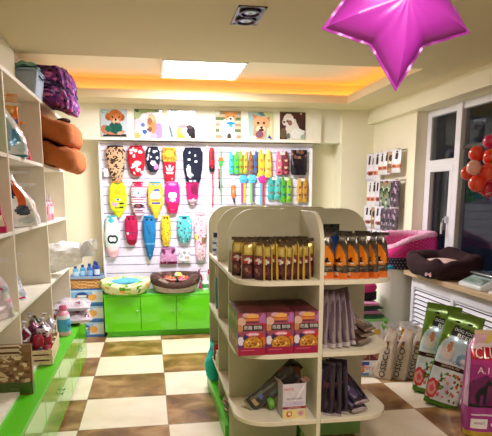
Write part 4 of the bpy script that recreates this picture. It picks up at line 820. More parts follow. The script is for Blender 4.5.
# on the green ledge in the far bay
t = thing('shampoo_bottle', 'pink and blue shampoo bottle standing on the green ledge', 'bottle', (-.705, 4.62, ZG))
mesh('bottle_body', MB().lathe([(.045, 0), (.052, .01), (.052, .04, '#4aa8dc'), (.052, .14, '#e8eef6'), (.048, .17, '#f2a0bc'), (.03, .2), (.02, .205)], 22, '#f0b4c8', sy=1.3), 'plastic', t)
mesh('bottle_cap', MB().lathe([(.026, .2), (.03, .205), (.03, .235), (.024, .245)], 16, '#e86a98'), 'plastic', t)
mesh('label_patch', MB().ball((.04, -.01, .09), .03, '#3a8ad0', 12, 8, sc=(.5, 1.2, 1)), 'plastic', t)
m_bag = clear_plastic('clear_bag_film', '#e6dce6', .42)
for i, (x, y, z, c_, nm_) in enumerate([(-.69, 5.03, ZG, '#8a3048', 'lower, with dark red contents'), (-.70, 5.10, ZG+.095, '#c8a8a0', 'upper, with pale beige contents'), (-.74, 5.30, ZG, '#b88a98', 'farthest back on the ledge')]):
    t = thing('clear_toy_bag', 'flat clear bag of toys on the green ledge, ' + nm_, 'bag of toys', (x, y, z), (0, .0, .2-.15*i), 'clear bags of toys at the ledge end')
    m = MB(); fr, bk = shape(.30, .26, .09, 2.4, pw([(0, .3), (.3, 1), (.8, .9), (1, .25)]), wr=.18, seed=80+i)
    m.M = Matrix.Rotation(-PI/2, 4, 'X') @ Matrix.Translation((0, 0, -.13)); sackmesh(m, fr, bk, 18, 18, paint('#dcd4de', spots(20, 81+i, ['#f2eef4', c_, '#b8c0d8', '#9a4a68', '#e8e0e6'], .1, .1)))
    zmin = min(v.z for v in m.v); m.v = [v-Vector((0, 0, zmin)) for v in m.v]
    mesh('toy_contents', m, 'foil', t)
    m2 = MB(); m2.M = Matrix.Rotation(-PI/2, 4, 'X') @ Matrix.Translation((0, 0, -.14)); fr, bk = shape(.32, .28, .10, 2.2, pw([(0, .1), (.3, 1), (.8, .9), (1, .1)]), wr=.2, seed=90+i); sackmesh(m2, fr, bk, 16, 16, '#f0eaf2')
    m2.v = [v-Vector((0, 0, zmin-.002)) for v in m2.v]; mesh('clear_film', m2, m_bag, t)
# slatted wooden crates of red toys
def crate(loc, w, l, h, label):
    t = thing('wooden_crate', label, 'crate', loc, (0, 0, .06), 'small wooden crates on the green ledge')
    for s in (-1, 1):
        for k in range(3): mesh('side_slat', MB().b2(s*w/2-.004, s*w/2+.004, -l/2, l/2, .006+k*h/3, .006+k*h/3+h/3-.012, '#e0c9a4'), 'wood', t, bev=.001)
        for k in range(3): mesh('end_slat', MB().b2(-w/2+.005, w/2-.005, s*l/2-.004, s*l/2+.004, .006+k*h/3, .006+k*h/3+h/3-.012, '#d8bd94'), 'wood', t, bev=.001)
    for sx in (-1, 1):
        for sy in (-1, 1): mesh('corner_post', MB().box((sx*(w/2-.012), sy*(l/2-.012), h/2), (.014, .014, h), '#cbae84'), 'wood', t)
    mesh('crate_base', MB().b2(-w/2+.004, w/2-.004, -l/2+.004, l/2-.004, .002, .008, '#cbae84'), 'wood', t)
    return t
crate((-.81, 4.02, ZG), .26, .50, .11, 'wooden slatted crate of red fruit toys nearest the brown bag')
crate((-.895, 4.645, ZG), .24, .34, .11, 'wooden slatted crate of wrapped toys behind the first crate')
rr = random.Random(5)
cn = [('#a01430', 'red'), ('#6a1028', 'dark red'), ('#5a2048', 'plum'), ('#b83a58', 'rose'), ('#4a2050', 'purple'), ('#c04858', 'coral')]
pos = [(-.05, -.13, 0), (.05, -.14, 0), (.0, -.05, 0), (.08, -.06, 0), (-.07, -.03, 0), (.06, .05, 0), (-.05, .07, 0), (.04, .14, 0), (-.06, .15, 0), (.04, -.10, .085), (-.05, -.08, .085), (.07, -.01, .085), (-.01, .02, .085), (.05, .10, .085)]
for i, (x, y, zz) in enumerate(pos):
    c_, nm_ = cn[[2, 4, 1, 3, 1, 0, 5, 0, 1, 0, 4, 3, 1, 0][i]]
    side = 'left' if x < 0 else 'right'; 
    t = thing('fruit_toy', '%s apple shaped toy in the nearest crate, %s, %s' % (nm_, 'wall side' if x < 0 else 'aisle side', ['front corner', 'front corner', 'by the middle', 'beside the middle', 'near the wall', 'past the middle', 'past the middle', 'back corner', 'back corner', 'on top in front', 'on top in front', 'on top at the edge', 'on top in the middle', 'on top at the back'][i]), 'dog toy', (-.81+x*1.15, 4.00+y*1.2, ZG+.009+zz), (0, 0, i), 'apple shaped toys in the nearest crate')
    R_ = .037; m = MB().lathe([(R_*.3, .004), (R_*.8, .012), (R_, .045), (R_*.9, .075), (R_*.55, .092), (R_*.15, .086)], 16, c_, sx=1+.1*math.sin(i), sy=1); mesh('toy_body', m, 'plastic', t)
    mesh('stem', MB().tube([(0, 0, .084), (.004, 0, .10), (.01, 0, .112)], .0035, '#4a6a2a', 6), 'matte', t)
ps = [(-.05, -.11), (.05, -.11), (-.05, .0), (.06, .0), (-.04, .11), (.06, .11), (.05, -.10), (-.03, -.04), (.06, .03), (.0, .10)]
for i, (x, y) in enumerate(ps):
    c_ = ['#4a6ab0', '#d8d8ea', '#c83058', '#e6dfea', '#4a5a3a', '#b8c0dc', '#c8c4dc', '#3a4230', '#8a2848', '#e0dcea'][i]; nm_ = ['blue', 'silver', 'crimson', 'white', 'dark green', 'pale blue', 'lilac grey topmost', 'olive black topmost', 'wine red topmost', 'pearl white topmost'][i]
    m = MB(); fr, bk = shape(.085, .085, .06, 2, pw([(0, .5), (.5, 1), (1, .15)]), pw([(0, .8), (.5, 1), (1, .3)]), .2, 100+i); sackmesh(m, fr, bk, 14, 14, paint(c_, spots(12, 100+i, ['#f2f0f6', '#8a1a3a', '#2a2a3a'], .12, .12)))
    t = thing('wrapped_toy', nm_ + ' film wrapped toy in the second crate on the ledge', 'dog toy', (-.895+x, 4.645+y, ZG+.009+.09*(i > 5)), (0, .1, i), 'wrapped toys in the second crate')
    mesh('toy_body', m, 'foil', t); mesh('twist_end', MB().lathe([(.006, .082), (.004, .09), (.018, .112)], 8, '#e9e6f0'), 'foil', t)
for i, (x, y, c_, nm_) in enumerate([(-.05, -.13, '#c8c0d8', 'silver lilac'), (.05, -.04, '#e4dcea', 'pearl'), (-.04, .03, '#7a3a5a', 'mulberry'), (.05, .12, '#d0cce0', 'pale grey'), (-.05, .15, '#38402e', 'dark olive')]):
    m = MB(); fr, bk = shape(.11, .10, .07, 2, pw([(0, .5), (.5, 1), (1, .15)]), pw([(0, .8), (.5, 1), (1, .3)]), .2, 140+i); sackmesh(m, fr, bk, 16, 16, paint(c_, spots(14, 140+i, ['#f2f0f6', '#8a1a3a', '#4a2a4a'], .1, .1)))
    t = thing('wrapped_toy', nm_ + ' film wrapped toy on top of the apple toys in the near crate', 'dog toy', (-.81+x, 4.02+y, ZG+.155), (0, .1, .6*i), 'wrapped toys on the near crate')
    mesh('toy_body', m, 'foil', t); mesh('twist_end', MB().lathe([(.006, .098), (.004, .105), (.02, .125)], 8, '#e9e6f0'), 'foil', t)
# brown window bag at the front
t = thing('gold_gift_bag', 'shiny brown gold bag with green band at the left front', 'bag', (-.80, 3.255, ZG), (0, 0, .0))
m = MB(); fr, bk = shape(.24, .285, .09, 5, pw([(0, 1), (.7, .9), (1, .35)]), wr=.05, seed=33); f2 = lambda u, v: tuple(Vector(fr(u, v))+Vector((0, .045, 0))); k2 = lambda u, v: tuple(Vector(bk(u, v))+Vector((0, .045, 0)))
sackmesh(m, f2, k2, 44, 56, paint('#7a5a34', spots(60, 301, ['#a88458', '#c8b088', '#5a3c20', '#8a6a44', '#d8c8a4'], .06, .03, (.15, .3, .9, .8)) + [ ('r', 0, .02, 1, .26, '#3f5a1e'), ('r', 0, .0, 1, .03, '#6a4a28'), ('r', 0, .86, 1, 1, '#8a6a48')]))
m.text('NATURAL', f2, .62, .13, .035, '#8fae54', 1.2, off=.004); mesh('bag_body', m, 'foil', t)
for z in (.245, .275): mesh('handle', MB().tube([(-.07, -.035, z), (-.06, -.04, z+.012), (.06, -.04, z+.012), (.07, -.035, z), (.06, -.036, z-.01), (-.06, -.036, z-.01), (-.07, -.035, z)], .004, '#d8c8a8', 6), 'satin', t)

# on top of the shelf and in its top bay
t = thing('storage_bin', 'pale blue grey fabric bin on top of the left shelf', 'storage bin', (-.81, 4.40, 2.2255))
m = MB(); m.prism([(-.085, 0), (.06, 0), (.082, .165), (-.10, .165)], -.13, .16, '#b9c8e2', ax=1); mesh('bin_body', m, 'fabric', t, bev=.012)
m = MB(); m.b2(-.105, .086, -.14, .17, .16, .178, '#a3b4d0'); mesh('bin_rim', m, 'fabric', t, bev=.008)
m = MB(); m.tube([(.08, -.06, .14), (.094, 0, .12), (.084, .08, .14)], .006, '#3a4458', 6); mesh('bin_handle', m, 'fabric', t)
m = MB(); m.surf(lambda u, v: (-.09+.175*u, -.12+.27*v, .018+.045*(math.sin(PI*u)*math.sin(PI*v))**.5+.006*math.sin(14*u+9*v)), 18, 18, '#9fd0c8'); m.surf(lambda u, v: (-.09+.175*u, -.12+.27*v, .0), 18, 18, '#9fd0c8', flip=True)
o = mesh('folded_cloth', m, 'fabric', loc=(-.82, 4.40, 2.404)); tag(o, 'mint green cloth lying on top of the blue grey bin', 'cloth')
pcol = paint('#7a3a8a', spots(900, 77, ['#c84a9a', '#2a1a3a', '#a88ac8', '#e07ab8', '#3a2a5a', '#5a2a6a', '#1c1428', '#8a3a8a'], .009, .035))
t = thing('purple_pet_bed', 'purple and pink patterned padded pet bed on top of the shelf', 'pet bed', (-.735, 4.86, 2.2255), (0, 0, 0))
m = MB()
def pb(u, v):
    a = 2*PI*u; r_ = 1+.05*math.sin(3*a)+.03*math.sin(13*a+5*v)
    cr = lambda x: math.copysign(abs(x)**.55, x)
    ww = pw([(0, .5), (.08, .9), (.3, 1.02), (.5, .95), (.75, 1.0), (.94, .88), (1, .5)])(v)
    x = .165*cr(math.cos(a))*ww*r_; y = .27*cr(math.sin(a))*ww*r_
    sag = max(0, x-.0)*-.5*(1-v)
    return (x+.035*(1-v), y, .285*v+sag+.012*math.sin(9*a)*math.sin(PI*v)+(.0 if v < .99 else .0))
m.surf(pb, 200, 56, pcol, cu=True); a_ = [m.pt(pb(i/200, 1)) for i in range(200)]; m.face(a_, '#5a2a6a'); a_ = [m.pt(pb(i/200, 0)) for i in range(200)]; m.face(a_[::-1], '#4a2a5a')
mesh('bed_body', m, 'fabric', t)
m = MB(); m.tube([pb(.02+.96*i/60, .5) for i in range(61)], .010, '#4a2a5a', 8); mesh('seam_roll', m, 'fabric', t)
def brownbed(z, label, dx, first_=None):
    t = thing('plush_pet_bed', label, 'pet bed', (-.76+dx, 4.86, z), (0, 0, 0), 'brown plush beds stuffed in the top bay')
    m = MB()
    def fn(u, v):
        a = 2*PI*u; b = 2*PI*v; cr = math.copysign(abs(math.cos(b))**.55, math.cos(b)); sr = math.copysign(abs(math.sin(b))**.6, math.sin(b))
        sq = lambda q: math.copysign(abs(q)**.5, q)
        lump = 1+.16*abs(math.sin(2*a+.6))+.04*math.sin(7*a+2+z*9)
        X = (.135+.085*cr*lump)*sq(math.cos(a)); dr = -.05*min(1, max(0, X-.0)/.14)
        return (X, (.25+.10*cr*lump)*sq(math.sin(a)), .092+.092*sr*(.93+.07*math.sin(7*a+z*5))*(1-.13*math.exp(-((X-.07)/.03)**2)*(sr > 0))+.005*math.sin(8*a+2)*sr+dr)
    m.surf(fn, 60, 18, '#b8652c', cu=True); mesh('bed_wall', m, 'fabric', t)
    m = MB().ball((0, 0, .07), .2, '#4a2a20', 20, 8, sc=(.8, 1.2, .28)); mesh('bed_cushion', m, 'fur', t)
    m = MB().ball((.12, -.08, .155), .045, '#3a2018', 12, 8, sc=(1.2, 1.6, .5)); mesh('dark_trim', m, 'fur', t)
    return t
brownbed(ZA+.001, 'lower of two brown plush pet beds stuffed in the shelf', .02); brownbed(ZA+.190, 'upper of two brown plush pet beds stuffed in the shelf', .0)

# ------------------------------------------------------------------ stack of blue boxes in the corner
bxp = paint('#7fb0e2', [('r', 0, .82, 1, 1, '#a8cdf0'), ('r', 0, 0, 1, .16, '#3a78c0'), ('p', [(.55, .16), (.7, .82), (1, .82), (1, .16)], '#dfe0ea'), ('e', .38, .5, .2, .32, '#244a94'), ('e', .38, .38, .18, .12, '#6ab0c8'), ('e', .68, .48, .12, .2, '#e8a850'), ('e', .24, .38, .08, .12, '#e8a04a'), ('r', .26, .5, .5, .6, '#e9eef8'), ('r', .0, .16, .06, .82, '#9cc4ea')])
fx = None
for i in range(3):
    loc = (-.715, 6.44, .0005+.181*i); lab = 'pale blue printed box in the corner stack, %s of the three' % ['bottom', 'middle', 'top'][i]
    if fx: dup(fx, loc, (0, 0, .01*i), lab); continue
    t = fx = thing('blue_box', lab, 'box', loc, (0, 0, 0), 'stacked blue boxes in the corner')
    w, d, h = .355, .25, .178
    m = MB(); m.surf(lambda u, v: ((u-.5)*w, -d/2, v*h), 50, 26, bxp); m.b2(-w/2, w/2, -d/2+.0005, d/2, 0, h, '#4a86c8')
    m.text('POMPET', lambda x, z: (x, -d/2, z), -w*.12, h*.55, .030, '#f6f8fc', 1.0); mesh('box_body', m, 'satin', t, smooth=False)
    mesh('box_lid', MB().b2(-w/2-.001, w/2+.001, -d/2-.001, d/2+.001, h-.012, h+.001, '#2f64a8'), 'satin', t, smooth=False)
t = thing('wicker_basket', 'flat honey coloured wicker basket on top of the blue boxes', 'basket', (-.70, 6.44, .545))
m = MB(); fw = lambda u, v: (0, 0, 0)
def bas(u, v):
    a = 2*PI*u; cr = lambda q: math.copysign(abs(q)**.3, q); k = 1+.012*math.sin(60*a/2+ (PI if int(v*8) % 2 else 0))
    return (.175*cr(math.cos(a))*k, .12*cr(math.sin(a))*k, .095*v)
m.surf(bas, 120, 8, lambda u, v: ['#c8935a', '#a8713a', '#dcae74'][(int(u*60)+int(v*8)) % 3], cu=True); m.b2(-.165, .165, -.11, .11, 0, .006, '#a8713a'); mesh('woven_wall', m, 'wicker', t)
m = MB(); m.tube([bas(i/80, 1) for i in range(81)], .007, '#8a5a2a', 8); mesh('basket_rim', m, 'wicker', t)
t = thing('blue_tray', 'shallow blue grey tray above the wicker basket', 'tray', (-.70, 6.44, .650))
m = MB().b2(-.18, .18, -.12, .12, 0, .006, '#7f97bc').b2(-.18, .18, -.125, -.119, 0, .03, '#8fa6c8').b2(-.18, .18, .119, .125, 0, .03, '#8fa6c8'); mesh('tray_base', m, 'plastic', t, bev=.002)
for s in (-1, 1): mesh('tray_end', MB().b2(s*.18-.004, s*.18+.004, -.125, .125, 0, .03, '#8fa6c8'), 'plastic', t, bev=.002)
def bb(x, y, h, c1, c2, label):
    t = thing('blue_bottle', label, 'bottle', (x, y, .6565), group='blue bottles on the tray')
    k = h/.17
    mesh('bottle_body', MB().lathe([(.028, 0), (.032, .006), (.032, .03*k, c2), (.032, .09*k, c1), (.028, .12*k), (.012, .135*k)], 18, c1), 'plastic', t)
    mesh('bottle_cap', MB().lathe([(.015, .135*k), (.017, .138*k), (.015, .165*k), (.012, .17*k)], 14, '#1a3a8a'), 'plastic', t)
bb(-.82, 6.40, .13, '#5ab0e0', '#bfe2f4', 'short light blue bottle, leftmost on the corner tray'); bb(-.745, 6.42, .14, '#4aa4dc', '#a8d4ee', 'light blue bottle, second from left on the corner tray')
bb(-.67, 6.39, .155, '#2a6ac8', '#8ab8e8', 'mid blue bottle, third from left on the corner tray'); bb(-.595, 6.41, .17, '#1c3f9c', '#d8e4f4', 'tall navy bottle with pale label on the corner tray'); bb(-.62, 6.50, .17, '#2450a8', '#5a8ad0', 'tall dark blue bottle standing behind the navy one')

# ------------------------------------------------------------------ right side: floor stock
# low printed white tray box holding paper bags
t = thing('display_box', 'low white printed display box on the floor holding pet food packs', 'box', (2.03, 4.575, 0), (0, 0, -.12))
w, d, h = .60, .22, .14
m = MB(); m.surf(lambda u, v: ((u-.5)*w, -d/2, v*h), 60, 14, paint('#eef0f4', [('e', .08, .5, .06, .3, '#e8508a'), ('e', .1, .5, .03, .18, '#f2c030'), ('r', .03, .1, .2, .22, '#58a8e0'), ('r', .03, .75, .2, .9, '#3a58b8')]))
m.text('MoMmy', lambda x, z: (x, -d/2, z), -.22, .075, .05, '#e06aa0', 1.0); m.b2(-w/2, w/2, -d/2+.001, -d/2+.004, 0, h, '#e8e6e6')
m.b2(-w/2, -w/2+.004, -d/2, d/2, 0, h, '#eceaee').b2(w/2-.004, w/2, -d/2, d/2, 0, h, '#e8e6ea').b2(-w/2, w/2, d/2-.004, d/2, 0, h+.06, '#e6e4e8').b2(-w/2, w/2, -d/2, d/2, 0, .004, '#d8d6da')
mesh('tray_body', m, 'paper', t, smooth=False)
for i in range(3):
    mesh('torn_flap', MB().prism([(-w/2+.03+.19*i, h-.01), (-w/2+.19+.19*i, h-.01), (-w/2+.17+.19*i, h+.05), (-w/2+.11+.19*i, h+.10), (-w/2+.08+.19*i, h+.05), (-w/2+.05+.19*i, h+.07)], d/2-.012, d/2-.007, '#f2f2f4', ax=1), 'paper', t)
wp_ = pw([(0, 1), (.7, .95), (.85, .9), (1, .7)])
cfood = [(-.20, '#8a4a30', '#3a58b8', 'blue'), (-.08, '#7a2a2a', '#e8c83a', 'yellow'), (.04, '#9a5a3a', '#d83030', 'red'), (.16, '#6a3a2a', '#e8a030', 'orange'), (.24, '#8a3a2a', '#e8e0d0', 'white')]
for i, (dx, c1, c2, nm_) in enumerate(cfood):
    pouch('meat_pack', .13, .41+.02*(i % 2), .06, paint('#f4f2f2', [('r', .05, .1, .95, .62, c1), ('e', .5, .4, .3, .12, '#c88a6a'), ('r', .3, .78, .75, .90, c2), ('e', .3, .7, .15, .05, c2)]), 'white topped meat snack pack with %s label in the floor box' % nm_, 'pet food bag', (2.03+dx, 4.60-dx*.12, .0055), (-.05, 0, -.12+.1*(i % 3-1)), 'snack packs in the floor box', seed=120+i, seal='#f4f2f4', wp=pw([(0, 1), (.8, 1), (1, .6)]))
# tall brown paper bags in front
pb = None
for i, (x, y, ly, a, hh) in enumerate([(1.93, 4.41, .14, -.75, .42), (2.055, 4.39, .18, -.85, .44), (2.18, 4.37, .16, -.75, .41)]):
    lab = 'tall kraft paper pet food bag in front of the white box, %s' % ['leftmost', 'middle', 'rightmost'][i]
    if pb is None:
        pb = pouch('paper_bag', .15, .43, .075, paint('#c8b4a2', [('r', .3, .63, .52, .78, '#8a5a48'), ('r', .34, .65, .48, .69, '#c8a03a'), ('r', 0, .0, 1, .03, '#b09a88')]), lab, 'paper bag', (x, y, .001), (-.10, ly, a), 'kraft paper bags in front of the white box', p=5,
            dp=pw([(0, .9), (.35, 1), (.75, .75), (1, .2)]), wp=pw([(0, 1), (.6, .85), (.9, .62), (1, .5)]), wr=.05, seed=130, fin='paper', seal='#bda896', texts=[])
    else: dup(pb, (x, y, .001), (-.10, ly*.9, a), lab)
def uvtext(m, fn, w, h, s, u, v, size, col, rot=0, off=.0015):
    # lettering in real units mapped onto a sack front: fn takes (u,v) in 0..1
    g = lambda x, z: fn(min(.985, max(.015, x/w)), min(.995, max(0, z/h)))
    m.text(s, g, u*w, v*h, size, col, 1.0, off=off, rot=rot, bold=.02)
bodym = [c for c in pb.children if c.name.startswith('pouch_body')][0]
fr, bk = shape(.15, .43, .075, 5, pw([(0, .9), (.35, 1), (.75, .75), (1, .2)]), pw([(0, 1), (.6, .85), (.9, .62), (1, .5)]), .05, 130)
f2 = lambda u, v: tuple(Vector(fr(u, v)) + Vector((0, .0375, 0)))
for root in [o for o in COL.objects if o.name.startswith('paper_bag')]:
    m = MB(); uvtext(m, f2, .15, .43, 'OSSICO', .5, .34, .075, '#4a4038', rot=PI/2, off=.003)
    bd = [c for c in root.children if c.name.startswith('pouch_body')][0]
    mesh('printed_lettering', m, 'matte', bd)

# green dog food sacks
gmx = paint('#e6ebf0', [('r', 0, .86, 1, 1, '#5c7f1c'), ('p', [(0, .86), (0, .55), (.1, .7), (.45, .86)], '#5c7f1c'), ('p', [(.1, .5), (.95, .5), (.98, .86), (.35, .86), (.12, .66)], '#c2dcec'), ('p', [(.25, .79), (.3, .90), (.95, .86), (.92, .74)], '#1a2620'), ('e', .3, .6, .18, .09, '#eadfd4'), ('e', .34, .66, .07, .06, '#c88a6a'), ('e', .72, .55, .16, .06, '#8aaad0'), ('e', .78, .53, .1, .04, '#e8e6ea'),
    ('r', .0, .425, 1, .465, '#3a1a1c'), ('e', .16, .17, .17, .11, '#d83a3a'), ('e', .16, .17, .12, .075, '#f0a0a0'), ('e', .16, .17, .06, .04, '#e05a5a'), ('p', [(.0, .0), (1, .0), (1, .05), (0, .06)], '#4a7a20')] +
    [s for s in spots(34, 150, ['#d8443a', '#4a8a3a', '#e8a03a', '#8a5a3a', '#3a6a30', '#c86a5a'], .035, .018, (.3, .08, .92, .38))] + [('r', 0, 0, .03, 1, '#5c7f1c')])
def gsack(loc, rot, label):
    W_, H_, D_ = .265, .68, .17
    t = thing('dog_food_sack', label, 'dog food bag', loc, rot, 'green dog food sacks by the radiator cover')
    fr, bk = shape(W_, H_, D_, 5, pw([(0, .85), (.2, 1), (.7, .8), (1, .04)]), pw([(0, .93), (.3, 1), (.8, 1), (1, 1)]), .04, 160)
    f2 = lambda u, v: tuple(Vector(fr(u, v)) + Vector((0, D_/2, 0))); k2 = lambda u, v: tuple(Vector(bk(u, v)) + Vector((0, D_/2, 0)))
    m = MB(); sackmesh(m, f2, k2, 44, 60, gmx, '#5c7f1c')
    g = lambda x, z: f2(min(.98, max(.02, x/W_)), min(.99, max(0, z/H_)))
    m.text('DOG FOOD', g, W_*.62, H_*.84, .03, '#e9eef0', 1, off=.003, rot=-.12); m.text('BEEF', g, W_*.62, H_*.785, .045, '#f4f6f8', 1.2, off=.003, rot=-.12)
    m.text('NATURAL PET', g, W_*.5, H_*.445, .02, '#f0d8c0', 1, off=.003); m.text('CASTER', g, W_*.7, H_*.50, .028, '#2a3a5a', 1, off=.003)
    mesh('sack_body', m, 'foil', t)
    s = MB(); s.surf(lambda u, v: ((u-.5)*W_, .004*math.sin(u*9), H_-.002+.03*v), 20, 1, '#587c1a'); s.surf(lambda u, v: ((u-.5)*W_, .002+.004*math.sin(u*9), H_-.002+.03*v), 20, 1, '#587c1a', flip=True); mesh('top_seal', s, 'foil', t)
    for hx in (-.045, .045): mesh('grip_hole', MB().ball((hx, -.012, H_-.045), .02, '#10140c', 12, 6, sc=(1, .25, .45)), 'matte', t)
    return t
g1 = gsack((2.155, 4.03, .002), (-.13, .12, -.55), 'green and white dog food sack standing behind its twin')
g2 = dup(g1, (2.115, 3.76, .002), (-.12, .20, -.6), 'green and white dog food sack in front of its twin')
# magenta CLUB sack at the right edge
W_, H_, D_ = .36, .66, .18
t = thing('dog_food_sack', 'magenta and white dog food sack with black dog silhouettes at right edge', 'dog food bag', (2.165, 3.21, .002), (-.06, .03, -.25), 'large sacks')
del t['group']
mgp = paint('#b8308f', [('r', 0, .86, 1, 1, '#e9b8d0'), ('p', [(.2, .88), (.3, 1), (.8, 1), (.9, .9), (.6, .86)], '#e8d070'), ('p', [(0, .76), (.02, .86), (1, .94), (1, .77)], '#c01c34'), ('p', [(0, .86), (0, .9), (1, .97), (1, .94)], '#f2dce8'), ('r', 0, .3, .25, .72, '#a02880'), ('p', [(0, .54), (0, .30), (.7, .22), (1, .2), (1, .5), (.6, .56), (.3, .62)], '#6c1a58'),
    ('e', .8, .55, .3, .09, '#d8283c'), ('p', [(0, .335), (0, .30), (1, .25), (1, .285)], '#161018'), ('r', .0, .03, 1, .30, '#a83a90'), ('r', .08, .09, .38, .19, '#f0e8ea'), ('r', 0, 0, 1, .05, '#c8a838'), ('r', 0, .3, .02, 1, '#d8a8c8')] +
    [('r', .08, .22-.02*i, .55, .226-.02*i, '#e8c8e0') for i in range(2)] + [('r', .45, .10+.02*i, .8, .105+.02*i, '#e8c8e0') for i in range(4)])
fr, bk = shape(W_, H_, D_, 5, pw([(0, .85), (.2, 1), (.75, .85), (1, .05)]), pw([(0, .94), (.3, 1), (.85, 1), (1, .8)]), .04, 170)
f2 = lambda u, v: tuple(Vector(fr(u, v)) + Vector((0, D_/2, 0))); k2 = lambda u, v: tuple(Vector(bk(u, v)) + Vector((0, D_/2, 0)))
m = MB(); sackmesh(m, f2, k2, 50, 60, mgp, '#a83088')
g = lambda x, z: f2(min(.98, max(.02, x/W_)), min(.99, max(0, z/H_)))
m.text('CLUB', g, W_*.33, H_*.825, .096, '#fbf4f6', .74, off=.003, rot=.03); m.text('A.1', g, W_*.26, H_*.66, .06, '#f6e6f2', 1, off=.003); m.text('+17%', g, W_*.62, H_*.535, .05, '#fbf0f0', 1, off=.004); m.text('Maxi', g, W_*.6, H_*.585, .02, '#fbf0f0', 1, off=.004); m.text('ADULT', g, W_*.23, H_*.14, .022, '#6a2a5a', 1, off=.003)
mesh('sack_body', m, 'foil', t)
def dogshape(sx, x0, z0, flip=1):
    pts = [(0, 0), (.012, 0), (.014, .05), (.03, .055), (.032, 0), (.044, 0), (.046, .06), (.052, .095), (.062, .10), (.082, .098), (.084, .106), (.066, .118), (.058, .128), (.048, .118), (.040, .10), (.028, .088), (.012, .08), (-.008, .05), (-.012, .02), (-.004, .03)]
    q = MB(); ids = []
    for (px, pz) in pts:
        p = Vector(g(x0+px*sx*flip, z0+pz*sx)); n = Vector((0, -1, 0)); ids.append(q.pt(p+n*.004))
    q.face(ids if flip > 0 else ids[::-1], '#120c14'); return q
mesh('dog_silhouette', dogshape(1.25, W_*.16, H_*.33), 'matte', t, smooth=False); mesh('dog_silhouette', dogshape(.8, W_*.50, H_*.315), 'matte', t, smooth=False)
s = MB(); s.surf(lambda u, v: ((u-.5)*W_*.8, .004*math.sin(u*9), H_-.002+.03*v), 20, 1, '#e8c8a0'); s.surf(lambda u, v: ((u-.5)*W_*.8, .002+.004*math.sin(u*9), H_-.002+.03*v), 20, 1, '#e8c8a0', flip=True); mesh('top_seal', s, 'foil', t)

# ------------------------------------------------------------------ things on the window sill
dots = paint('#d82a84', [('e', (i+.5*(j % 2))/44, (j+.5)/11, .0038, .017, '#f09cc8') for i in range(45) for j in range(11)])
def bedcol(u, v):
    return dots(u, v)
t = thing('pink_pet_bed', 'pink pet bed with white dots and black dotted base on the ledge', 'pet bed', (2.43, 5.13, .8655), (0, 0, 0))
rx, ry, h, tk = .27, .215, .32, .035
hf = lambda a: .31-.12*max(0, math.cos(a-math.radians(200)))**1.5
cr = lambda q, e=.75: math.copysign(abs(q)**e, q)
m = MB(); m.surf(lambda u, v: (rx*cr(math.cos(2*PI*u))*(1+.04*math.sin(PI*v)), ry*cr(math.sin(2*PI*u))*(1+.04*math.sin(PI*v)), .11+(hf(2*PI*u)-.11)*v), 352, 55, dots, cu=True)
m.surf(lambda u, v: ((rx-tk*1.6)*cr(math.cos(2*PI*u)), (ry-tk*1.6)*cr(math.sin(2*PI*u)), .08+(hf(2*PI*u)-.08)*v), 88, 6, '#e87ab0', cu=True, flip=True)
mesh('bed_wall', m, 'fabric', t)
bd_ = paint('#241a2c', [('e', (i+.5*(j % 2))/44, (j+.5)/4, .0034, .04, '#b0a4b8') for i in range(45) for j in range(4)])
m = MB(); m.surf(lambda u, v: (rx*cr(math.cos(2*PI*u))*(1-.03*(1-v)), ry*cr(math.sin(2*PI*u))*(1-.03*(1-v)), .11*v), 352, 20, bd_, cu=True); ids = [m.pt((rx*.97*cr(math.cos(2*PI*i/60)), ry*.97*cr(math.sin(2*PI*i/60)), 0)) for i in range(60)]; m.face(ids[::-1], '#241a2c')
mesh('dotted_base', m, 'fabric', t)
m = MB(); m.tube([((rx-tk*.8)*cr(math.cos(2*PI*i/80)), (ry-tk*.8)*cr(math.sin(2*PI*i/80)), hf(2*PI*i/80)+.004*math.sin(i*2.3)) for i in range(81)], .034, '#f2b4d2', 10, cap=False); mesh('fleece_rim', m, 'fur', t)
m = MB().ball((0, 0, .10), .21, '#f0a8cc', 20, 8, sc=(1, .9, .25)); mesh('bed_cushion', m, 'fur', t)
t = thing('brown_pet_bed', 'dark brown square pet bed with pale lining on the window sill', 'pet bed', (2.46, 4.47, .8655), (0, 0, .06))
m = MB(); sq = lambda q: cr(q, .6)
def bw(u, v):
    a = 2*PI*u; b = 2*PI*v; c_ = cr(math.cos(b), .85); s_ = cr(math.sin(b), .85)
    H = .20-.07*max(0, math.cos(a-math.radians(215)))**2+.04*max(0, math.sin(2*a+.5))**4
    fl = 1+.08*s_
    return ((.178+.068*c_)*sq(math.cos(a))*fl, (.25+.068*c_)*sq(math.sin(a))*fl, H/2*(1+s_)+.006*math.sin(9*a))
m.surf(bw, 72, 20, '#2e1018', cu=True); mesh('bed_wall', m, 'fabric', t)
m = MB().ball((0, 0, .10), .2, '#e8c4c0', 24, 8, sc=(.85, 1.15, .26)); mesh('bed_cushion', m, 'fur', t)
m = MB()
for s in (-1, 1): m.prism([(0, .0), (s*.035, .02), (s*.05, -.01), (s*.03, -.02)], -.236, -.228, '#c89a9c', ax=0)
m.v = [Vector((v.x, v.y-.16, v.z+.045)) for v in m.v]
mesh('ribbon_bow', m, 'fabric', t)
t = thing('weighing_scale', 'white digital counter scale with green display on the window sill', 'scale', (2.435, 3.84, .8655), (0, 0, 0))
m = MB().prism([(-.105, 0), (.14, 0), (.14, .085), (.02, .085), (-.105, .03)], -.15, .15, '#e4e6ea', ax=1); mesh('scale_body', m, 'plastic', t, bev=.008)
tilt = math.atan2(.055, .125)
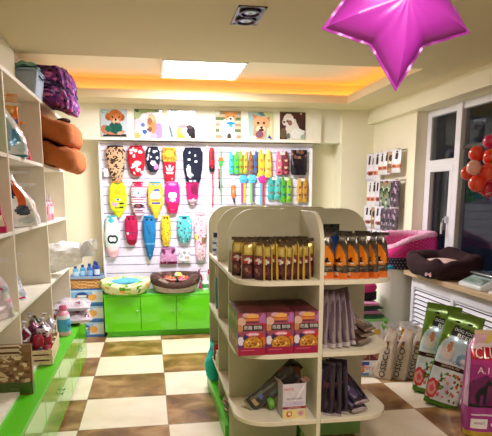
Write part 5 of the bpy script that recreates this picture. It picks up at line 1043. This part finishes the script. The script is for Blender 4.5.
m = MB(); m.M = Matrix.Translation((-.048, 0, .0585)) @ Matrix.Rotation(-tilt, 4, 'Y'); m.b2(-.045, .045, -.13, .13, 0, .003, '#9fb4ae'); m.b2(-.03, .03, -.125, -.03, .003, .005, '#5f7f70').b2(-.03, .03, -.02, .05, .003, .005, '#6a8a7c').b2(-.03, .03, .06, .125, .003, .005, '#7a9a8c')
mesh('display_panel', m, 'gloss', t)
m = MB().b2(-.01, .17, -.16, .16, .094, .108, '#b8b8c0').b2(.05, .09, -.03, .03, .085, .095, '#6a6a72'); mesh('weighing_plate', m, 'metal', t, bev=.004)
t = thing('blue_pouch_mat', 'bright blue folded mat in front of the pink bed', 'mat', (2.24, 4.985, .8655), (0, 0, .2)); m = MB().b2(-.075, .06, -.018, .015, 0, .02, '#1aa0d0'); mesh('mat_body', m, 'fabric', t, bev=.006)
m = MB().b2(-.07, .055, -.016, .013, .0205, .034, '#2ab8e0'); mesh('mat_fold', m, 'fabric', t, bev=.006)

# stock on the low green platform
fm = None
for i, (x, y, z, c1, c2, a, lab) in enumerate([(1.86, 4.90, .451, '#3f7a50', '#2a4a3a', .1, 'dark green folded pet mat, lowest on the green platform pile'), (1.84, 4.90, .487, '#a86a90', '#c890b0', -.1, 'mauve folded pet mat, second from bottom on the platform pile'), (1.85, 4.92, .523, '#2a5a44', '#1c3a30', .05, 'deep green folded pet mat in the middle of the platform pile'), (1.83, 4.92, .559, '#c87aa0', '#e0b0c8', -.05, 'pink folded pet mat on top of the platform pile')]):
    t = thing('folded_mat', lab, 'pet mat', (x, y, z), (0, 0, a), 'folded pet mats on the green platform')
    m = MB(); fr, bk = shape(.42, .30, .034, 4, pw([(0, .7), (.15, 1), (.85, 1), (1, .7)]), wr=.04, seed=200+i); m.M = Matrix.Rotation(-PI/2, 4, 'X') @ Matrix.Translation((0, 0, -.15)); sackmesh(m, fr, bk, 18, 12, paint(c1, [('e', .6, .4, .2, .2, c2), ('e', .3, .7, .15, .12, c2)]))
    zm_ = min(v.z for v in m.v); m.v = [v-Vector((0, 0, zm_)) for v in m.v]; mesh('mat_body', m, 'fabric', t)
    mesh('mat_piping', MB().tube([(-.2, -.145, .017), (.2, -.145, .017)], .006, c2, 6), 'fabric', t)
t = thing('pink_cushion_bed', 'small pink bed with black base on the pile of mats', 'pet bed', (1.90, 4.98, .596))
m = MB().ball((0, 0, .105), .155, '#d8307c', 24, 12, sc=(1.15, .8, .52)); mesh('bed_top', m, 'fabric', t)
m = MB(); m.surf(lambda u, v: (.17*cr(math.cos(2*PI*u)), .12*cr(math.sin(2*PI*u)), .07*v), 40, 3, '#1c1220', cu=True); m.face([m.pt((.17*cr(math.cos(2*PI*i/40)), .12*cr(math.sin(2*PI*i/40)), 0)) for i in range(40)][::-1], '#1c1220'); m.face([m.pt((.17*cr(math.cos(2*PI*i/40)), .12*cr(math.sin(2*PI*i/40)), .07)) for i in range(40)], '#1c1220'); mesh('bed_base', m, 'fabric', t)

# ------------------------------------------------------------------ packs hanging on wall rails
rails = [2.005, 1.705, 1.425, 1.165]
for i, z in enumerate(rails):
    y0, y1 = (5.52, 6.40)
    t = thing('wall_rail', 'thin metal display rail on the right wall, %s' % ['topmost', 'second from top', 'third from top', 'lowest'][i], 'rail', (2.58, (y0+y1)/2, z), group='metal rails on the right wall')
    L_ = (y1-y0)/2
    mesh('rail_bar', MB().tube([(-.012, -L_, 0), (-.012, L_, 0)], .005, '#b8b4ac', 8).tube([(-.09, -L_, .004), (-.09, L_, .004)], .0035, '#c8c4bc', 8), 'metal', t)
    for k in range(5): mesh('prong', MB().tube([(0, -L_+.05+k*(2*L_-.1)/4, 0), (-.11, -L_+.05+k*(2*L_-.1)/4, .002)], .003, '#b8b4ac', 6), 'metal', t)
def hp(y, z, w, h, kind, label, first={}):
    pats = {'tall': paint('#e4dff0', [('e', .3, .78, .11, .16, '#2a2030'), ('e', .3, .92, .12, .05, '#1c1620'), ('e', .72, .74, .11, .16, '#3a2c3a'), ('e', .5, .3, .34, .09, '#b05a4a'), ('e', .55, .3, .15, .05, '#6a3038'), ('r', 0, 0, 1, .1, '#c8c0e0')]),
            'plain': paint('#ece8f2', [('e', .55, .76, .15, .17, '#2c222c'), ('e', .55, .93, .12, .05, '#1c1620'), ('r', .0, .2, 1, .38, '#d88a6a'), ('e', .4, .3, .2, .05, '#a84a3a'), ('r', 0, 0, 1, .06, '#e8e0ea')]),
            'tan': paint('#b89a78', [('e', .5, .7, .3, .15, '#4a3430'), ('r', 0, .2, 1, .4, '#8a6a50'), ('r', .2, .45, .5, .5, '#e8e0d0')]),
            'green': paint('#8a9480', spots(30, 210, ['#4a7a4a', '#c8d4c0', '#3a4a3a', '#a87a5a', '#2a2a28'], .1, .07)),
            'dark': paint('#5a4a5a', spots(30, 211, ['#2a2230', '#a898b0', '#7a5a6a', '#3a3040'], .1, .07))}
    key = (kind, w, h)
    if key in first: return dup(first[key], (2.492, y, z-h), (0, 0, -PI/2+.38), label)
    t = pouch('hanging_pack', w, h, .035, pats[kind], label, 'hanging pet pack', (2.492, y, z-h), (0, 0, -PI/2+.38), 'packs hanging on the right wall rails', seed=220, dp=pw([(0, .5), (.3, 1), (1, .1)]), wr=.1, nu=16, nv=24, seal='#e8e4ee')
    first[key] = t; return t
place = ['first', 'second', 'third', 'fourth', 'fifth', 'sixth', 'seventh']
for r_, (z, lst) in enumerate([(2.0, [(6.25, .17, .29, 'tall'), (6.09, .12, .29, 'plain'), (5.95, .12, .23, 'plain'), (5.83, .12, .23, 'plain'), (5.71, .12, .22, 'tan'), (5.59, .13, .22, 'plain')]),
                             (1.70, [(6.26, .11, .27, 'plain'), (6.14, .13, .27, 'plain'), (6.0, .13, .27, 'tall'), (5.86, .15, .27, 'green'), (5.72, .16, .29, 'green'), (5.59, .13, .27, 'dark')]),
                             (1.42, [(6.27, .17, .24, 'tall'), (6.10, .12, .24, 'tan'), (5.96, .16, .24, 'tall'), (5.82, .13, .24, 'dark'), (5.70, .13, .24, 'dark'), (5.59, .13, .24, 'dark')]),
                             (1.16, [(6.18, .12, .18, 'plain'), (6.05, .12, .18, 'plain'), (5.92, .12, .18, 'plain'), (5.79, .12, .18, 'plain')])]):
    rn = ['top', 'second', 'third', 'lowest'][r_]
    for i, (y, w_, h_, kd) in enumerate(lst):
        nm_ = {'tall': 'white pack with two dark figures', 'plain': 'white and orange pack with one dark figure', 'tan': 'tan pack', 'green': 'mottled green pack', 'dark': 'dark mottled pack'}[kd]
        hp(y, z-.005, w_, h_, kd, '%s, %s rail, %s from the corner' % (nm_, rn, place[i]))

# ------------------------------------------------------------------ balloons
t = thing('star_balloon', 'large shiny magenta star shaped foil balloon floating below the ceiling', 'balloon', (.892, 2.05, 2.218), (0, -.02, 0))
def starR(a):
    q = (a+PI/2) % (2*PI/5); th = min(q, 2*PI/5-q); A = PI/5; ro, ri = .29, .172
    return ro*ri*math.sin(A)/(ro*math.sin(th)+ri*math.sin(A-th))
def starfn(side):
    def f(u, v):
        a = 2*PI*u-PI/2; k = 1-v; R_ = starR(a)*(1-.03*k)
        q = (a+PI/2) % (2*PI/5); tip = 1-min(q, 2*PI/5-q)/(PI/5)
        thick = .085*(1-k**2.2)**.62*(1-.25*tip*k)+.0018*math.sin(15*a)*k*(1-k)*2
        return (R_*k*math.cos(a), side*thick, R_*k*math.sin(a))
    return f
m = MB(); m.surf(starfn(-1), 120, 22, '#9c2a96', cu=True); m.surf(starfn(1), 120, 22, '#9c2a96', cu=True, flip=True); mesh('balloon_body', m, 'starfoil', t)
m = MB(); sf = starfn(0)
def rimf(y):
    return lambda u, v: (starR(2*PI*u-PI/2)*(.96+.065*v)*math.cos(2*PI*u-PI/2), y+.003*math.sin(40*PI*u)*v, starR(2*PI*u-PI/2)*(.96+.065*v)*math.sin(2*PI*u-PI/2))
m.surf(rimf(-.0012), 160, 1, '#8c2488', cu=True); m.surf(rimf(.0012), 160, 1, '#8c2488', cu=True, flip=True); mesh('seam_rim', m, 'starfoil', t)
BL = [((2.207, 3.66, 1.824), .052, '#e63a22', 'orange red balloon at the top left of the cluster'), ((2.262, 3.57, 1.795), .056, '#e2371f', 'orange red balloon at the top middle of the cluster'),
      ((2.110, 3.52, 1.726), .047, '#eba79a', 'pale pink balloon in the red cluster'), ((2.132, 3.63, 1.695), .045, '#de3a20', 'small orange red balloon farthest left, behind the pale one'),
      ((2.205, 3.50, 1.697), .056, '#e43a20', 'orange red balloon in the middle of the cluster'), ((2.160, 3.55, 1.625), .056, '#e6401f', 'orange red balloon at the bottom left of the cluster'),
      ((2.316, 3.68, 1.907), .050, '#d01a52', 'crimson balloon at the very top of the cluster'), ((2.280, 3.62, 1.590), .054, '#c01a30', 'dark red balloon at the bottom of the cluster'),
      ((2.325, 3.55, 1.700), .060, '#e03a24', 'orange red balloon cut by the right edge of the photo')]
for (c_, r_, col_, lab) in BL:
    t = thing('round_balloon', lab, 'balloon', (c_[0], c_[1], c_[2]), (.2, -.5, 0), 'red balloons by the window')
    def bf(u, v, r_=r_):
        b = PI*(v-.5); k = 1-.10*max(0, -math.sin(b))
        return (r_*math.cos(b)*math.cos(2*PI*u)*k, r_*math.cos(b)*math.sin(2*PI*u)*k, r_*1.08*math.sin(b))
    m = MB(); m.surf(bf, 26, 18, col_, cu=True); mesh('balloon_skin', m, 'balloon', t)
    mesh('knot', MB().lathe([(.0035, -r_*1.07), (.003, -r_*1.07-.004), (.007, -r_*1.07-.012)][::-1], 10, col_), 'balloon', t)
t = thing('balloon_stand', 'thin white stand on the window sill that holds the red balloons', 'balloon stand', (2.42, 3.60, .8655))
mesh('stand_base', MB().lathe([(.07, 0), (.07, .01), (.02, .02), (.008, .03)], 20, '#eeeeee'), 'plastic', t)
mesh('stand_pole', MB().tube([(0, 0, .02), (0, 0, .86)], .006, '#eeeeee'), 'plastic', t)
for (c_, r_, col_, lab) in BL:
    mesh('stand_arm', MB().tube([(0, 0, .74), ((c_[0]-2.42)*.7, (c_[1]-3.60)*.7, (c_[2]-.8655)-.07)], .002, '#e8e8e8', 6), 'plastic', t)
# added glowing panel outside, standing for a reflection in the dark window glass
t = thing('reflection_panel', 'blurry bluish white glowing panel added outside to stand for a window reflection', 'glow panel', (6.1, 9.1, 3.35), (0, 0, -.75))
m = MB(); m.surf(lambda u, v: ((u-.5)*1.3, .02*math.sin(9*u), (v-.5)*.42*(.45+.55*math.sin(PI*u))+.10*math.sin(6*u)), 24, 6, '#dfe8f4'); mesh('lit_panel', m, plain('reflection_glow', '#cfdcf0', .5, emit=('#b8d0f4', 1.6), scale=4, var=.4), t)
mesh('panel_backing', MB().b2(-.8, .8, .03, .10, -.45, .45, '#2a2e38'), 'matte', t)
